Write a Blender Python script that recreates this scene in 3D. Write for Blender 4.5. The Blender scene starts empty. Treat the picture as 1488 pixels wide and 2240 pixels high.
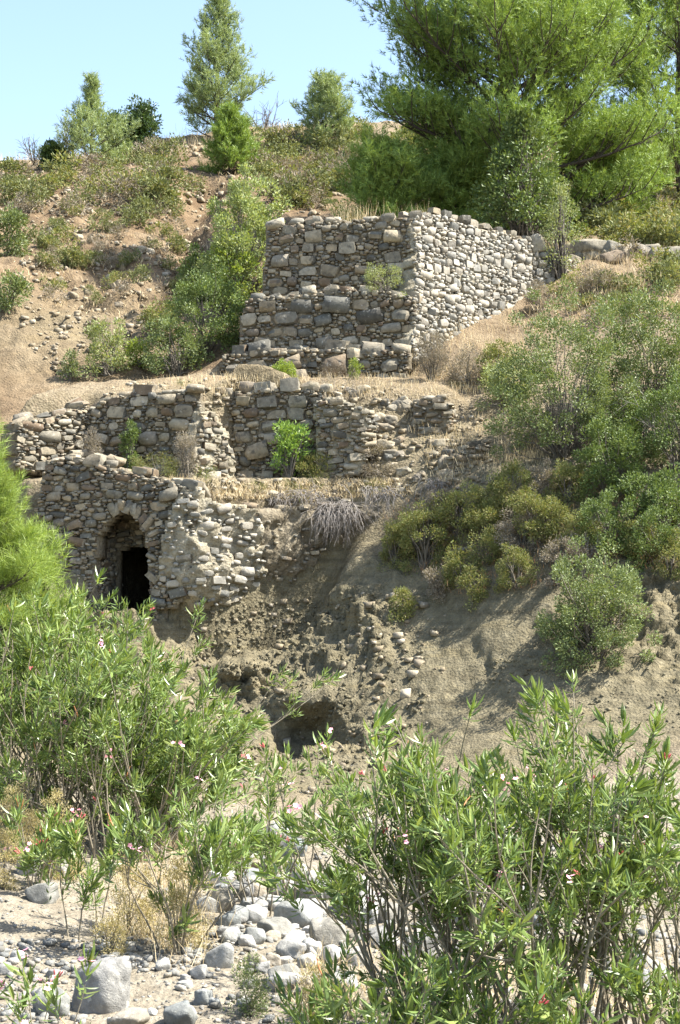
import bpy, math, numpy as np
from mathutils import Vector, Matrix
from mathutils.bvhtree import BVHTree

scene = bpy.context.scene
COL = scene.collection
RAD = math.radians
# ------------------------------------------------------------------ camera
FPX, CX, CY, HORIZON = 3300.0, 744.0, 1120.0, 1300.0
CAM = np.array([0.0, 0.0, 3.0])
PITCH = math.atan((HORIZON - CY) / FPX)
cd = bpy.data.cameras.new('camera')
cam = bpy.data.objects.new('camera', cd)
COL.objects.link(cam)
cam.location = CAM
cam.rotation_euler = (math.pi / 2 + PITCH, 0, 0)
cd.sensor_fit = 'VERTICAL'
cd.sensor_height = 24.0
cd.lens = 24.0 * FPX / 2240.0
cd.clip_start = 0.1
cd.clip_end = 3000
scene.camera = cam
# ------------------------------------------------------------------ sky, sun, exposure
SUN_AZ = RAD(94.0)      # clockwise from the view direction: the sun stands to the right
SUN_EL = RAD(54.0)
world = bpy.data.worlds.new('World')
scene.world = world
world.use_nodes = True
wn = world.node_tree
wn.nodes.clear()
wo = wn.nodes.new('ShaderNodeOutputWorld')
wb = wn.nodes.new('ShaderNodeBackground')
sk = wn.nodes.new('ShaderNodeTexSky')
sk.sky_type = 'NISHITA'
sk.sun_disc = False
sk.sun_elevation = SUN_EL
sk.sun_rotation = SUN_AZ
sk.air_density = 1.15
sk.dust_density = 1.8
sk.ozone_density = 0.5
sk.altitude = 300
wn.links.new(sk.outputs[0], wb.inputs[0])
wn.links.new(wb.outputs[0], wo.inputs[0])
wb.inputs[1].default_value = 0.11
sl = bpy.data.lights.new('sun', 'SUN')
sl.energy = 5.0
sl.angle = RAD(0.53)
sl.color = (1.0, 0.96, 0.89)
sun = bpy.data.objects.new('sun', sl)
COL.objects.link(sun)
sdir = Vector((math.sin(SUN_AZ) * math.cos(SUN_EL), math.cos(SUN_AZ) * math.cos(SUN_EL), math.sin(SUN_EL)))
sun.rotation_euler = sdir.to_track_quat('Z', 'Y').to_euler()
sun.location = (30, 0, 40)
scene.view_settings.view_transform = 'Standard'
scene.view_settings.look = 'None'
scene.view_settings.gamma = 1.0
scene.view_settings.exposure = 1.68
scene.cycles.max_bounces = 6
scene.cycles.diffuse_bounces = 2
scene.cycles.transmission_bounces = 4
scene.cycles.transparent_max_bounces = 4
scene.cycles.use_denoising = True

# ------------------------------------------------------------------ helpers
def ray(px, py):
    u = (px - CX) / FPX
    v = (CY - py) / FPX
    c, s = math.cos(PITCH), math.sin(PITCH)
    return np.array([u, c - v * s, s + v * c])

def P(px, py, d):
    r = ray(px, py)
    return CAM + r * (d / r[1])

def XY(px, d):
    return np.array([(px - CX) / FPX * d, d])

def tag(o, label=None, cat=None, group=None, kind=None):
    if label: o['label'] = label
    if cat: o['category'] = cat
    if group: o['group'] = group
    if kind: o['kind'] = kind
    return o

def mesh_data(name, v, f, mat=None, smooth=True):
    """v (n,3); f = one int array (m,k) or a list of such arrays"""
    fs = f if isinstance(f, list) else [f]
    fs = [np.asarray(a, dtype=np.int32) for a in fs if len(a)]
    v = np.asarray(v, dtype=np.float32)
    me = bpy.data.meshes.new(name)
    me.vertices.add(len(v))
    me.vertices.foreach_set('co', v.ravel())
    nl = sum(a.size for a in fs)
    npol = sum(len(a) for a in fs)
    me.loops.add(nl)
    me.polygons.add(npol)
    me.loops.foreach_set('vertex_index', np.concatenate([a.ravel() for a in fs]))
    tot = np.concatenate([np.full(len(a), a.shape[1], dtype=np.int32) for a in fs])
    st = np.concatenate([[0], np.cumsum(tot)[:-1]]).astype(np.int32)
    me.polygons.foreach_set('loop_start', st)
    me.polygons.foreach_set('loop_total', tot)
    me.polygons.foreach_set('use_smooth', np.full(npol, smooth, dtype=bool))
    me.update(calc_edges=True)
    if mat: me.materials.append(mat)
    return me

def obj(name, me, parent=None, loc=None):
    o = bpy.data.objects.new(name, me)
    COL.objects.link(o)
    if parent is not None: o.parent = parent
    if loc is not None: o.location = loc
    return o

def thing(name, label, cat, loc, group=None, rz=0.0):
    o = bpy.data.objects.new(name, None)
    COL.objects.link(o)
    o.empty_display_size = 0.2
    o.location = loc
    o.rotation_euler = (0, 0, rz)
    return tag(o, label, cat, group)

def bake(tv, tf, M, pos):
    """copies of a template: tv (n,3), tf (m,k), M (N,3,3) columns = axes, pos (N,3)"""
    N, n = len(pos), len(tv)
    v = np.einsum('nij,kj->nki', M, tv) + pos[:, None, :]
    f = tf[None] + (np.arange(N) * n)[:, None, None]
    return v.reshape(-1, 3), f.reshape(-1, tf.shape[1])

def join(parts):
    vs, fs, n = [], {}, 0
    for v, f in parts:
        for a in (f if isinstance(f, list) else [f]):
            if len(a): fs.setdefault(a.shape[1], []).append(np.asarray(a) + n)
        vs.append(v)
        n += len(v)
    return np.concatenate(vs), [np.concatenate(a) for a in fs.values()]

def unit(a):
    return a / np.maximum(np.linalg.norm(a, axis=-1, keepdims=True), 1e-9)

def frames(d, rng, scale=1.0, roll=None):
    """matrices whose y axis is d, with a random roll; scale (N,) or (N,3)"""
    d = unit(d)
    r = unit(rng.normal(size=d.shape)) if roll is None else roll
    x = unit(np.cross(d, r))
    z = np.cross(x, d)
    M = np.stack([x, d, z], axis=2)
    s = np.asarray(scale, dtype=float)
    if s.ndim == 0: s = np.full(len(d), float(s))
    return M * (s[:, None, None] if s.ndim == 1 else s[:, None, :])

def _hash(ix, iy, iz, seed):
    h = (ix * 374761393 + iy * 668265263 + iz * 2147483647 + seed * 974634777) & 0xFFFFFFFF
    h = ((h ^ (h >> 13)) * 1274126177) & 0xFFFFFFFF
    h = ((h ^ (h >> 16)) * 2246822519) & 0xFFFFFFFF
    return ((h ^ (h >> 15)) & 0xFFFF) / 32767.5 - 1.0

def vnoise(p, seed=0):
    p = np.asarray(p, dtype=float)
    i = np.floor(p).astype(np.int64)
    f = p - i
    f = f * f * f * (f * (f * 6 - 15) + 10)
    o = 0
    for a in (0, 1):
        wx = f[..., 0] if a else 1 - f[..., 0]
        for b in (0, 1):
            wy = f[..., 1] if b else 1 - f[..., 1]
            for c in (0, 1):
                wz = f[..., 2] if c else 1 - f[..., 2]
                o = o + wx * wy * wz * _hash(i[..., 0] + a, i[..., 1] + b, i[..., 2] + c, seed)
    return o

def fbm(p, octv=4, seed=0, gain=0.5, lac=2.03, ridged=False):
    s, a, t = 0, 1.0, 0
    q = np.asarray(p, dtype=float)
    for k in range(octv):
        n = vnoise(q, seed + k * 17)
        if ridged: n = 1 - 2 * np.abs(n)
        s = s + a * n
        t += a
        a *= gain
        q = q * lac + 3.7
    return s / t

def tubes(lines, sides=5):
    """lines: list of (pts (n,3), radii (n,)); one mesh of tapered tubes"""
    parts = []
    ang = np.arange(sides) * 2 * math.pi / sides
    for pts, rad in lines:
        pts = np.asarray(pts, dtype=float)
        n = len(pts)
        t = np.gradient(pts, axis=0)
        t = unit(t)
        ref = np.array([0.31, 0.2, 0.93]) if abs(t[0, 2]) < 0.9 else np.array([1.0, 0.1, 0])
        x = unit(np.cross(t, ref))
        y = np.cross(t, x)
        ring = (x[:, None, :] * np.cos(ang)[None, :, None] + y[:, None, :] * np.sin(ang)[None, :, None])
        v = pts[:, None, :] + ring * np.asarray(rad)[:, None, None]
        v = v.reshape(-1, 3)
        a = np.arange(n - 1)[:, None] * sides
        k = np.arange(sides)[None, :]
        k2 = (k + 1) % sides
        f = np.stack([a + k, a + k2, a + sides + k2, a + sides + k], axis=2).reshape(-1, 4)
        parts.append((v, f))
    return join(parts)

# ------------------------------------------------------------------ materials
class Mat:
    def __init__(self, name, rough=0.9, spec=0.2):
        self.m = bpy.data.materials.new(name)
        self.m.use_nodes = True
        self.nt = self.m.node_tree
        self.b = self.nt.nodes['Principled BSDF']
        self.b.inputs['Roughness'].default_value = rough
        self.b.inputs['Specular IOR Level'].default_value = spec
        self.out = self.nt.nodes['Material Output']
        self._co = None
    def n(self, t, **kw):
        x = self.nt.nodes.new(t)
        for k, v in kw.items(): setattr(x, k, v)
        return x
    def l(self, a, b): self.nt.links.new(a, b)
    def coord(self):
        if self._co is None: self._co = self.n('ShaderNodeTexCoord')
        return self._co.outputs['Object']
    def geo_pos(self):
        return self.n('ShaderNodeNewGeometry').outputs['Position']
    def noise(self, scale, detail=4, rough=0.55, vec=None, out='Fac'):
        x = self.n('ShaderNodeTexNoise')
        x.inputs['Scale'].default_value = scale
        x.inputs['Detail'].default_value = detail
        x.inputs['Roughness'].default_value = rough
        self.l(vec if vec is not None else self.geo_pos(), x.inputs['Vector'])
        return x.outputs[out]
    def voro(self, scale, vec=None, feature='F1', out='Distance'):
        x = self.n('ShaderNodeTexVoronoi', feature=feature)
        x.inputs['Scale'].default_value = scale
        self.l(vec if vec is not None else self.geo_pos(), x.inputs['Vector'])
        return x.outputs[out]
    def ramp(self, fac, stops, mode='LINEAR'):
        x = self.n('ShaderNodeValToRGB')
        x.color_ramp.interpolation = mode
        e = x.color_ramp.elements
        while len(e) < len(stops): e.new(0.5)
        for k, (p, c) in enumerate(stops):
            e[k].position = p
            e[k].color = (*c, 1) if len(c) == 3 else c
        self.l(fac, x.inputs[0])
        return x.outputs[0]
    def mix(self, fac, a, b, mode='MIX'):
        x = self.n('ShaderNodeMix', data_type='RGBA', blend_type=mode)
        for s, val in ((x.inputs[0], fac), (x.inputs[6], a), (x.inputs[7], b)):
            if isinstance(val, (int, float)): s.default_value = val
            elif isinstance(val, tuple): s.default_value = (*val, 1)
            else: self.l(val, s)
        return x.outputs[2]
    def math(self, op, a, b=0.0, clamp=False):
        x = self.n('ShaderNodeMath', operation=op, use_clamp=clamp)
        for s, val in ((x.inputs[0], a), (x.inputs[1], b)):
            if isinstance(val, (int, float)): s.default_value = val
            else: self.l(val, s)
        return x.outputs[0]
    def rnd(self):
        """one random number for each object and each loose piece"""
        a = self.n('ShaderNodeObjectInfo').outputs['Random']
        b = self.n('ShaderNodeNewGeometry').outputs['Random Per Island']
        return self.math('FRACT', self.math('ADD', a, b))
    def bump(self, h, strength=0.5, dist=0.02):
        x = self.n('ShaderNodeBump')
        x.inputs['Strength'].default_value = strength
        x.inputs['Distance'].default_value = dist
        self.l(h, x.inputs['Height'])
        self.l(x.outputs[0], self.b.inputs['Normal'])
    def color(self, c):
        if isinstance(c, tuple): self.b.inputs['Base Color'].default_value = (*c, 1)
        else: self.l(c, self.b.inputs['Base Color'])
        return self

def g(v): return (v, v, v)

def stone_mat(name, ramp, lichen=0.5):
    m = Mat(name, 0.88, 0.25)
    r = m.rnd()
    base = m.ramp(r, ramp)
    n1 = m.noise(9, 5, 0.6)
    base = m.mix(0.75, base, m.ramp(n1, [(0.28, g(0.42)), (0.5, g(0.8)), (0.75, g(1.2))]), 'MULTIPLY')
    n2 = m.noise(5.5, 4, 0.65)
    base = m.mix(m.math('MULTIPLY', m.ramp(n2, [(0.56, g(0)), (0.66, g(1))]), lichen), base, (0.075, 0.07, 0.06))
    n3 = m.noise(14, 3, 0.6)
    base = m.mix(m.math('MULTIPLY', m.ramp(n3, [(0.62, g(0)), (0.70, g(1))]), 0.55), base, (0.47, 0.45, 0.39))
    m.color(base)
    h = m.math('ADD', m.noise(22, 6, 0.65), m.math('MULTIPLY', m.noise(90, 3, 0.6), 0.35))
    m.bump(h, 0.7, 0.02)
    return m.m

STONE = stone_mat('fieldstone', [(0.0, (0.095, 0.088, 0.072)), (0.12, (0.165, 0.16, 0.135)), (0.26, (0.31, 0.255, 0.175)),
                                 (0.40, (0.21, 0.19, 0.145)), (0.54, (0.36, 0.305, 0.21)), (0.68, (0.17, 0.122, 0.08)),
                                 (0.82, (0.26, 0.24, 0.19)), (1.0, (0.40, 0.35, 0.26))], 0.75)
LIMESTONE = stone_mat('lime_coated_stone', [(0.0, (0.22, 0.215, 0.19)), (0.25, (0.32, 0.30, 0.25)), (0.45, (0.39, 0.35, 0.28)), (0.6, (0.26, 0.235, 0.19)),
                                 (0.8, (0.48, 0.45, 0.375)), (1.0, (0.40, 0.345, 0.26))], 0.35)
BOULDER = stone_mat('river_boulder', [(0.0, (0.22, 0.215, 0.20)), (0.3, (0.41, 0.40, 0.365)), (0.55, (0.19, 0.205, 0.20)),
                                      (0.8, (0.31, 0.265, 0.195)), (1.0, (0.50, 0.49, 0.46))], 0.4)
PEBBLE = stone_mat('river_pebble', [(0.0, (0.19, 0.19, 0.175)), (0.3, (0.33, 0.315, 0.275)), (0.55, (0.14, 0.145, 0.14)),
                                    (0.8, (0.28, 0.25, 0.195)), (1.0, (0.42, 0.40, 0.36))], 0.15)
SCREE = stone_mat('scree_stone', [(0.0, (0.27, 0.22, 0.145)), (0.4, (0.37, 0.31, 0.215)), (0.7, (0.22, 0.18, 0.125)), (1.0, (0.44, 0.39, 0.30))], 0.1)

def mortar_mat(name, c1, c2, c3):
    m = Mat(name, 0.95, 0.1)
    n1 = m.noise(6, 6, 0.62)
    base = m.ramp(n1, [(0.3, c1), (0.5, c2), (0.72, c3)])
    v = m.voro(16)
    base = m.mix(0.5, base, m.ramp(v, [(0.0, g(0.55)), (0.4, g(1.0)), (1.0, g(1.15))]), 'MULTIPLY')
    m.color(base)
    h = m.math('ADD', m.noise(30, 6, 0.7), m.math('MULTIPLY', v, 0.8))
    m.bump(h, 0.9, 0.04)
    return m.m
MORTAR = mortar_mat('earth_mortar', (0.13, 0.108, 0.074), (0.20, 0.17, 0.12), (0.28, 0.24, 0.175))
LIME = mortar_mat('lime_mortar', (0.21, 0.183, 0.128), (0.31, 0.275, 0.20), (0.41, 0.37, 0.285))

def ground_mat():
    m = Mat('ground_soil', 0.97, 0.08)
    at = m.n('ShaderNodeAttribute', attribute_name='zone')
    sp = m.n('ShaderNodeSeparateColor')
    m.l(at.outputs['Color'], sp.inputs[0])
    n1 = m.noise(0.9, 6, 0.6)
    n2 = m.noise(5, 6, 0.65)
    n3 = m.noise(26, 5, 0.7)
    hill = m.ramp(n1, [(0.3, (0.135, 0.092, 0.055)), (0.5, (0.195, 0.14, 0.085)), (0.7, (0.25, 0.19, 0.122))])
    hill = m.mix(0.7, hill, m.ramp(n2, [(0.3, g(0.55)), (0.55, g(1.0)), (0.8, g(1.3))]), 'MULTIPLY')
    clay = m.ramp(n2, [(0.3, (0.125, 0.108, 0.068)), (0.5, (0.182, 0.158, 0.101)), (0.72, (0.235, 0.205, 0.135))])
    sv = m.n('ShaderNodeMapping'); sv.inputs['Scale'].default_value = (0.5, 0.5, 7.0); sv.inputs['Rotation'].default_value = (0.08, -0.12, 0.0)
    m.l(m.geo_pos(), sv.inputs['Vector'])
    clay = m.mix(0.6, clay, m.ramp(m.noise(1.3, 5, 0.6, sv.outputs[0]), [(0.35, (0.62, 0.60, 0.58)), (0.5, g(1.0)), (0.65, (1.2, 1.14, 1.0))]), 'MULTIPLY')
    sand = m.ramp(n2, [(0.3, (0.19, 0.16, 0.118)), (0.5, (0.275, 0.24, 0.18)), (0.7, (0.33, 0.295, 0.235))])
    straw = m.ramp(n3, [(0.3, (0.15, 0.115, 0.075)), (0.5, (0.235, 0.19, 0.125)), (0.7, (0.31, 0.26, 0.18))])
    c = m.mix(sp.outputs[1], hill, clay)
    c = m.mix(sp.outputs[0], c, sand)
    c = m.mix(m.math('MULTIPLY', sp.outputs[2], m.ramp(n2, [(0.4, g(0.3)), (0.55, g(1.0))])), c, straw)
    c = m.mix(0.55, c, m.ramp(n3, [(0.3, g(0.6)), (0.52, g(1.0)), (0.75, g(1.25))]), 'MULTIPLY')
    m.color(c)
    v = m.voro(22)
    h = m.math('ADD', m.math('MULTIPLY', m.noise(12, 7, 0.7), 1.4), m.math('MULTIPLY', v, 0.5))
    m.bump(h, 0.8, 0.06)
    return m.m
GROUND = ground_mat()

# ------------------------------------------------------------------ ground: control points -> thin plate spline
CP = []                                   # x, y, z
def cp(px, py, d): CP.append(tuple(P(px, py, d)))
def cz(x, y, z): CP.append((x, y, z))
for x in (-6, -2, 2, 6):
    cz(x, -6, 1.8); cz(x, 0, 1.4); cz(x, 4.5, 0.5)
    cz(x, 8, 0.02); cz(x, 12, 0.0); cz(x * 1.2, 16, 0.0)
cz(-4.3, 12, 0.18); cz(-4.5, 15, 0.35); cz(-5.5, 19, 0.7); cz(-3, 19.5, 0.3)
cz(-0.8, 20.2, 0.15); cz(1.5, 20.2, 0.2); cz(4, 19.3, 0.3); cz(7, 19.5, 0.4)
cz(-7, 23, 1.6); cz(-4.5, 23.5, 1.25); cz(-2.4, 23.3, 0.65); cz(-0.6, 23.4, 0.5); cz(1.2, 23.0, 0.75); cz(3.2, 22.0, 1.1); cz(5.3, 21.5, 1.3)
cp(520, 1600, 24.4); cp(660, 1660, 24.2); cp(800, 1570, 24.3); cp(950, 1520, 24.0); cp(1150, 1500, 23.3)
cp(450, 1490, 25.9); cp(600, 1505, 25.8); cp(760, 1480, 25.2); cp(900, 1420, 25.2); cp(1050, 1400, 24.6); cp(1200, 1350, 24.2); cp(1440, 1420, 23.3)
cp(405, 1425, 26.7); cp(540, 1430, 26.9); cp(650, 1395, 27.1); cp(730, 1320, 26.8); cp(830, 1290, 26.4); cp(980, 1280, 26.0); cp(1100, 1260, 25.4); cp(1250, 1230, 25.0); cp(1450, 1270, 24.4)
cp(480, 1405, 27.4); cp(600, 1370, 27.9); cp(690, 1310, 28.0); cp(770, 1215, 27.3); cp(900, 1180, 27.2); cp(840, 1200, 27.5); cp(1050, 1150, 26.6); cp(1200, 1110, 26.2); cp(1440, 1120, 25.6)
cp(60, 1330, 26.6); cp(200, 1360, 26.6); cp(300, 1350, 26.6)
cp(900, 1060, 28.0); cp(1000, 1020, 27.9); cp(1120, 980, 27.8); cp(1300, 960, 27.6); cp(1480, 960, 27.4)
cp(820, 1010, 28.5); cp(880, 930, 29.0); cp(1050, 900, 29.2); cp(1200, 840, 29.8); cp(1430, 800, 30.0)
cp(600, 1050, 28.3); cp(450, 1070, 28.0)
cp(-60, 1020, 29.0); cp(-150, 900, 31.0); cp(30, 915, 30.6); cp(120, 860, 32.0); cp(250, 835, 32.6); cp(400, 830, 32.0)
cp(950, 820, 31.0); cp(1050, 770, 31.6); cp(1120, 700, 33.0); cp(1300, 660, 33.2); cp(1450, 640, 33.0)
cp(100, 700, 36.0); cp(-80, 700, 35.0); cp(100, 600, 40.0); cp(250, 620, 39.0); cp(330, 640, 38.2); cp(430, 720, 35.0); cp(300, 790, 33.4)
cp(50, 450, 47.5); cp(200, 500, 45.5); cp(300, 480, 46.5); cp(390, 500, 45.5); cp(-60, 520, 44.0)
cp(430, 430, 47.0); cp(400, 580, 40.5); cp(520, 540, 41.0)
cp(-60, 356, 60); cp(20, 352, 60); cp(200, 345, 60); cp(350, 312, 60); cp(470, 300, 60); cp(600, 278, 63); cp(770, 270, 64)
cp(550, 350, 56); cp(650, 420, 50); cp(720, 460, 47); cp(800, 350, 56)
cp(1000, 270, 64); cp(1250, 285, 63); cp(1450, 300, 61); cp(1600, 300, 61)
cp(1110, 505, 42); cp(900, 480, 44); cp(1300, 420, 49); cp(1450, 470, 44); cp(1450, 545, 37.5); cp(1300, 570, 36.5); cp(1200, 570, 36.5)
cz(0, 36, 11.0); cz(-1.5, 37, 11.0); cz(3, 37.5, 11.6); cz(-3.5, 36, 10.0)
for x in (-60, -30, -12, 5, 20, 40, 70):
    zr = 22.4 + 0.02 * x
    if abs(x) > 15: cz(x, 60, zr - 1.5); cz(x, 40, 11.5); cz(x, 30, 6.5); cz(x, 22, 0.8); cz(x, 12, 0.1); cz(x, 0, 1.2)
    cz(x, 75, zr); cz(x, 110, zr - 3)
CP = np.array(CP)
def _tpsk(d2): return 0.5 * d2 * np.log(np.maximum(d2, 1e-12))
def tps_fit(c, lam=0.02):
    xy = c[:, :2]
    n = len(c)
    d2 = ((xy[:, None] - xy[None]) ** 2).sum(-1)
    A = np.zeros((n + 3, n + 3))
    A[:n, :n] = _tpsk(d2) + lam * np.eye(n)
    A[:n, n] = 1
    A[:n, n + 1:] = xy
    A[n, :n] = 1
    A[n + 1:, :n] = xy.T
    b = np.zeros(n + 3)
    b[:n] = c[:, 2]
    return np.linalg.solve(A, b)
TW = tps_fit(CP)
def tps(x, y):
    x = np.asarray(x, float); y = np.asarray(y, float)
    z = TW[len(CP)] + TW[len(CP) + 1] * x + TW[len(CP) + 2] * y
    for k in range(len(CP)):
        z = z + TW[k] * _tpsk((x - CP[k, 0]) ** 2 + (y - CP[k, 1]) ** 2)
    return z

# plan of the ruin (world xy, metres)
A1, B1, C1 = XY(30, 27.5), XY(425, 26.6), XY(720, 28.3)          # arched wall, its outer corner, end of the broken mass
W1a, W1b = XY(36, 28.1), XY(190, 29.1)                            # room walls
W2a, W2b = XY(186, 29.1), XY(440, 28.55)
W3b = XY(515, 29.1)
W4b = XY(705, 28.85)
TOWER_TOP_Z = P(900, 470, 32.4)[2]

def inside(x, y, poly):
    poly = np.asarray(poly)
    c = np.zeros(np.shape(x), bool)
    j = len(poly) - 1
    for i in range(len(poly)):
        xi, yi = poly[i]; xj, yj = poly[j]
        cond = ((yi > y) != (yj > y)) & (x < (xj - xi) * (y - yi) / (yj - yi + 1e-12) + xi)
        c ^= cond
        j = i
    return c

def seg_dist(x, y, poly):
    d = np.full(np.shape(x), 1e9)
    poly = np.asarray(poly)
    for i in range(len(poly)):
        a = poly[i]; b = poly[(i + 1) % len(poly)]
        ab = b - a
        t = np.clip(((x - a[0]) * ab[0] + (y - a[1]) * ab[1]) / (ab @ ab + 1e-12), 0, 1)
        d = np.minimum(d, np.hypot(x - a[0] - t * ab[0], y - a[1] - t * ab[1]))
    return d

def plateau(z, x, y, poly, plane, soft=0.15):
    w = np.clip(0.5 + np.where(inside(x, y, poly), 1, -1) * seg_dist(x, y, poly) / soft * 0.5, 0, 1)
    w = w * w * (3 - 2 * w)
    zz = plane[0] + plane[1] * (x - plane[3]) + plane[2] * (y - plane[4])
    return z * (1 - w) + zz * w

back = np.array([0.07, 0.35])
ROOM = [A1 + back, B1 + np.array([-0.15, 0.35]), XY(480, 27.15), XY(560, 27.5), XY(640, 27.95), XY(740, 28.15), XY(860, 28.2), W4b + (0.3, 0.1), W4b + (0, 0.2), W3b + (0, 0.25), W2b + (0, 0.25), W2a + (0, 0.25), W1a + (-0.1, 0.3)]
LEDGE = [W1a + (-0.3, 0.5), W1b + (0, 0.35), W2b + (0, 0.3), W3b + (0, 0.4), W4b + (0.1, 0.4), XY(830, 29.2), XY(1000, 29.6), XY(960, 31.6), XY(440, 32.0), XY(330, 31.6), XY(150, 31.0)]
TOWERBASE = [XY(490, 31.75), XY(890, 31.3), XY(905, 33.2), XY(560, 34.2)]
zr0 = P(350, 1050, 27.6)[2]
zl0 = P(330, 852, 28.9)[2]
zl1 = P(600, 828, 31.2)[2]
def base_z(x, y):
    z = tps(x, y)
    z = plateau(z, x, y, ROOM, (zr0, 0.0, 0.12, 0, 27.6), 0.2)
    z = plateau(z, x, y, LEDGE, (zl0 - 0.1, 0.01, (zl1 - zl0 + 0.1) / 2.3, -2, 28.9), 0.25)
    z = plateau(z, x, y, TOWERBASE, (7.35, 0, 0, 0, 0), 0.25)
    # hollow washed out under the bank
    q = XY(660, 24.5)
    z = z - 0.75 * np.exp(-(((x - q[0]) / 0.45) ** 2 + ((y - q[1]) / 0.6) ** 2))
    # gully cut down the hillside
    gl = [XY(450, 51), XY(415, 47.5), XY(388, 44), XY(395, 40.5), XY(430, 37.5)]
    dg = np.full(np.shape(x), 1e9)
    for a, b in zip(gl[:-1], gl[1:]):
        ab = b - a
        t = np.clip(((x - a[0]) * ab[0] + (y - a[1]) * ab[1]) / (ab @ ab), 0, 1)
        dg = np.minimum(dg, np.hypot(x - a[0] - t * ab[0], y - a[1] - t * ab[1]))
    z = z - 1.0 * np.exp(-(dg / 0.8) ** 2)
    q = XY(520, 24.6)
    z = z - 0.35 * np.exp(-(((x - q[0]) / 0.35) ** 2 + ((y - q[1]) / 0.5) ** 2))
    return z

def sst(x, a, b):
    t = np.clip((x - a) / (b - a), 0, 1)
    return t * t * (3 - 2 * t)

def build_ground():
    s_in = np.linspace(-0.265, 0.265, 310)
    s_out = 0.27 * np.power(1.16, np.arange(1, 24))
    s = np.concatenate([-s_out[::-1], s_in, s_out])
    y = [-30.0, -20, -12, -6, -2, 0, 2, 4, 5.5, 6.5, 7.2]
    while y[-1] < 20: y.append(y[-1] + 0.085)
    while y[-1] < 33: y.append(y[-1] + 0.042)
    while y[-1] < 66: y.append(y[-1] + 0.17)
    while y[-1] < 400: y.append(y[-1] * 1.12)
    y = np.array(y)
    Y, S = np.meshgrid(y, s, indexing='ij')
    X = S * (np.maximum(Y, -3) + 6)
    Z = base_z(X, Y)
    # beyond the control points: level out
    far = sst(np.hypot(X, Y - 40), 90, 140)
    Z = Z * (1 - far) + far * np.clip(Z, 0, 20)
    P3 = np.stack([X, Y, Z], -1)
    du = np.gradient(P3, axis=0); dv = np.gradient(P3, axis=1)
    nrm = unit(np.cross(dv, du))
    slope = 1 - np.abs(nrm[..., 2])
    bank = sst(Y, 21.0, 23.2) * (1 - sst(Y, 26.6, 27.6)) * (1 - 0.75 * sst(X, 0.6, 1.6) * (1 - sst(X, 4.0, 5.0)))
    hill = sst(Y, 31.5, 34)
    river = 1 - sst(Y, 19.5, 21.5)
    scar = np.exp(-(((X + 5.5) / 3.2) ** 2 + ((Y - 41.5) / 5.0) ** 2))
    amp = 0.03 + 0.14 * bank + 0.10 * hill + 0.05 * river + 0.30 * scar + 0.16 * np.exp(-(((X + 6.5) / 3.0) ** 2 + ((Y - 35.0) / 4.0) ** 2))
    q = P3 * np.array([1, 1, 1.0])
    n = fbm(q * 1.5, 5, 3, 0.6) * 0.8 * (1 - 0.5 * bank)
    clump = sst(fbm(q * 0.8, 2, 55), -0.3, 0.2)
    crumb = fbm(q * 2.6, 5, 9, 0.68) * 1.5 + 0.5 * fbm(q * 7.0, 3, 12, 0.6, ridged=True)
    n = n + crumb * bank * (0.35 + 1.0 * clump)
    n = n + (fbm(q * 0.45, 4, 31, 0.5) * 1.9) * hill
    bank_all = sst(Y, 21.0, 23.0) * (1 - sst(Y, 26.8, 28.0))
    gully = fbm(np.stack([X * 1.9 + 0.5 * Y, Y * 0.35, Z * 0.3], -1), 4, 41, 0.55, ridged=True)
    fine = fbm(q * 9, 3, 77, 0.6) * (0.05 * bank + 0.03 * scar + 0.02) + 0.09 * gully * bank_all + 0.09 * hill * fbm(q * 2.6, 5, 63, 0.65)
    ledge = (inside(X, Y, LEDGE) | inside(X, Y, ROOM))
    P3 = P3 + nrm * (amp * n * np.where(ledge, 0.5, 1.0) + fine + np.where(ledge, 0.05, 0.0) * fbm(q * 4.0, 4, 91, 0.6))[..., None]
    # the washed out hollow: soil juts out above it and falls back inside
    gx = np.exp(-((P3[..., 0] + 0.55) / 0.55) ** 2) * (np.abs(Y - 24.9) < 1.6)
    P3[..., 1] += gx * (0.5 * np.exp(-((P3[..., 2] - 0.62) / 0.30) ** 2) - 0.50 * np.exp(-((P3[..., 2] - 1.30) / 0.25) ** 2))
    gx = np.exp(-((P3[..., 0] + 1.7) / 0.6) ** 2) * (np.abs(Y - 25.4) < 1.4)
    P3[..., 1] += gx * (0.35 * np.exp(-((P3[..., 2] - 1.2) / 0.28) ** 2) - 0.25 * np.exp(-((P3[..., 2] - 1.75) / 0.2) ** 2))
    ny, ns = len(y), len(s)
    i = np.arange(ny - 1)[:, None] * ns + np.arange(ns - 1)[None]
    f = np.stack([i, i + 1, i + ns + 1, i + ns], -1).reshape(-1, 4)
    v = P3.reshape(-1, 3)
    # the vaulted passage and the doorway behind the arched wall stay open
    ctr = v[f].mean(1)
    t = B1 - A1; L = np.linalg.norm(t); t = t / L; nn = np.array([-t[1], t[0]])
    rel = ctr[:, :2] - A1
    al, ac = rel @ t, rel @ nn
    hole = (al > ARCH_U[0] - 0.05) & (al < ARCH_U[1] + 0.05) & (ac > -0.3) & (ac < 0.75) & (ctr[:, 2] > 2.3) & (ctr[:, 2] < zr0 - 0.22)
    f = f[~hole]
    me = mesh_data('ground', v, f, GROUND)
    zone = np.zeros((len(v), 4), np.float32)
    zone[:, 0] = river.ravel() * 1.0
    clay = sst(Y, 20.0, 21.5) * (1 - sst(Y, 28.5, 31)) + 0.6 * np.exp(-(((X + 6.5) / 2.5) ** 2 + ((Y - 35.5) / 3) ** 2))
    zone[:, 1] = np.clip(clay, 0, 1).ravel()
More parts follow.
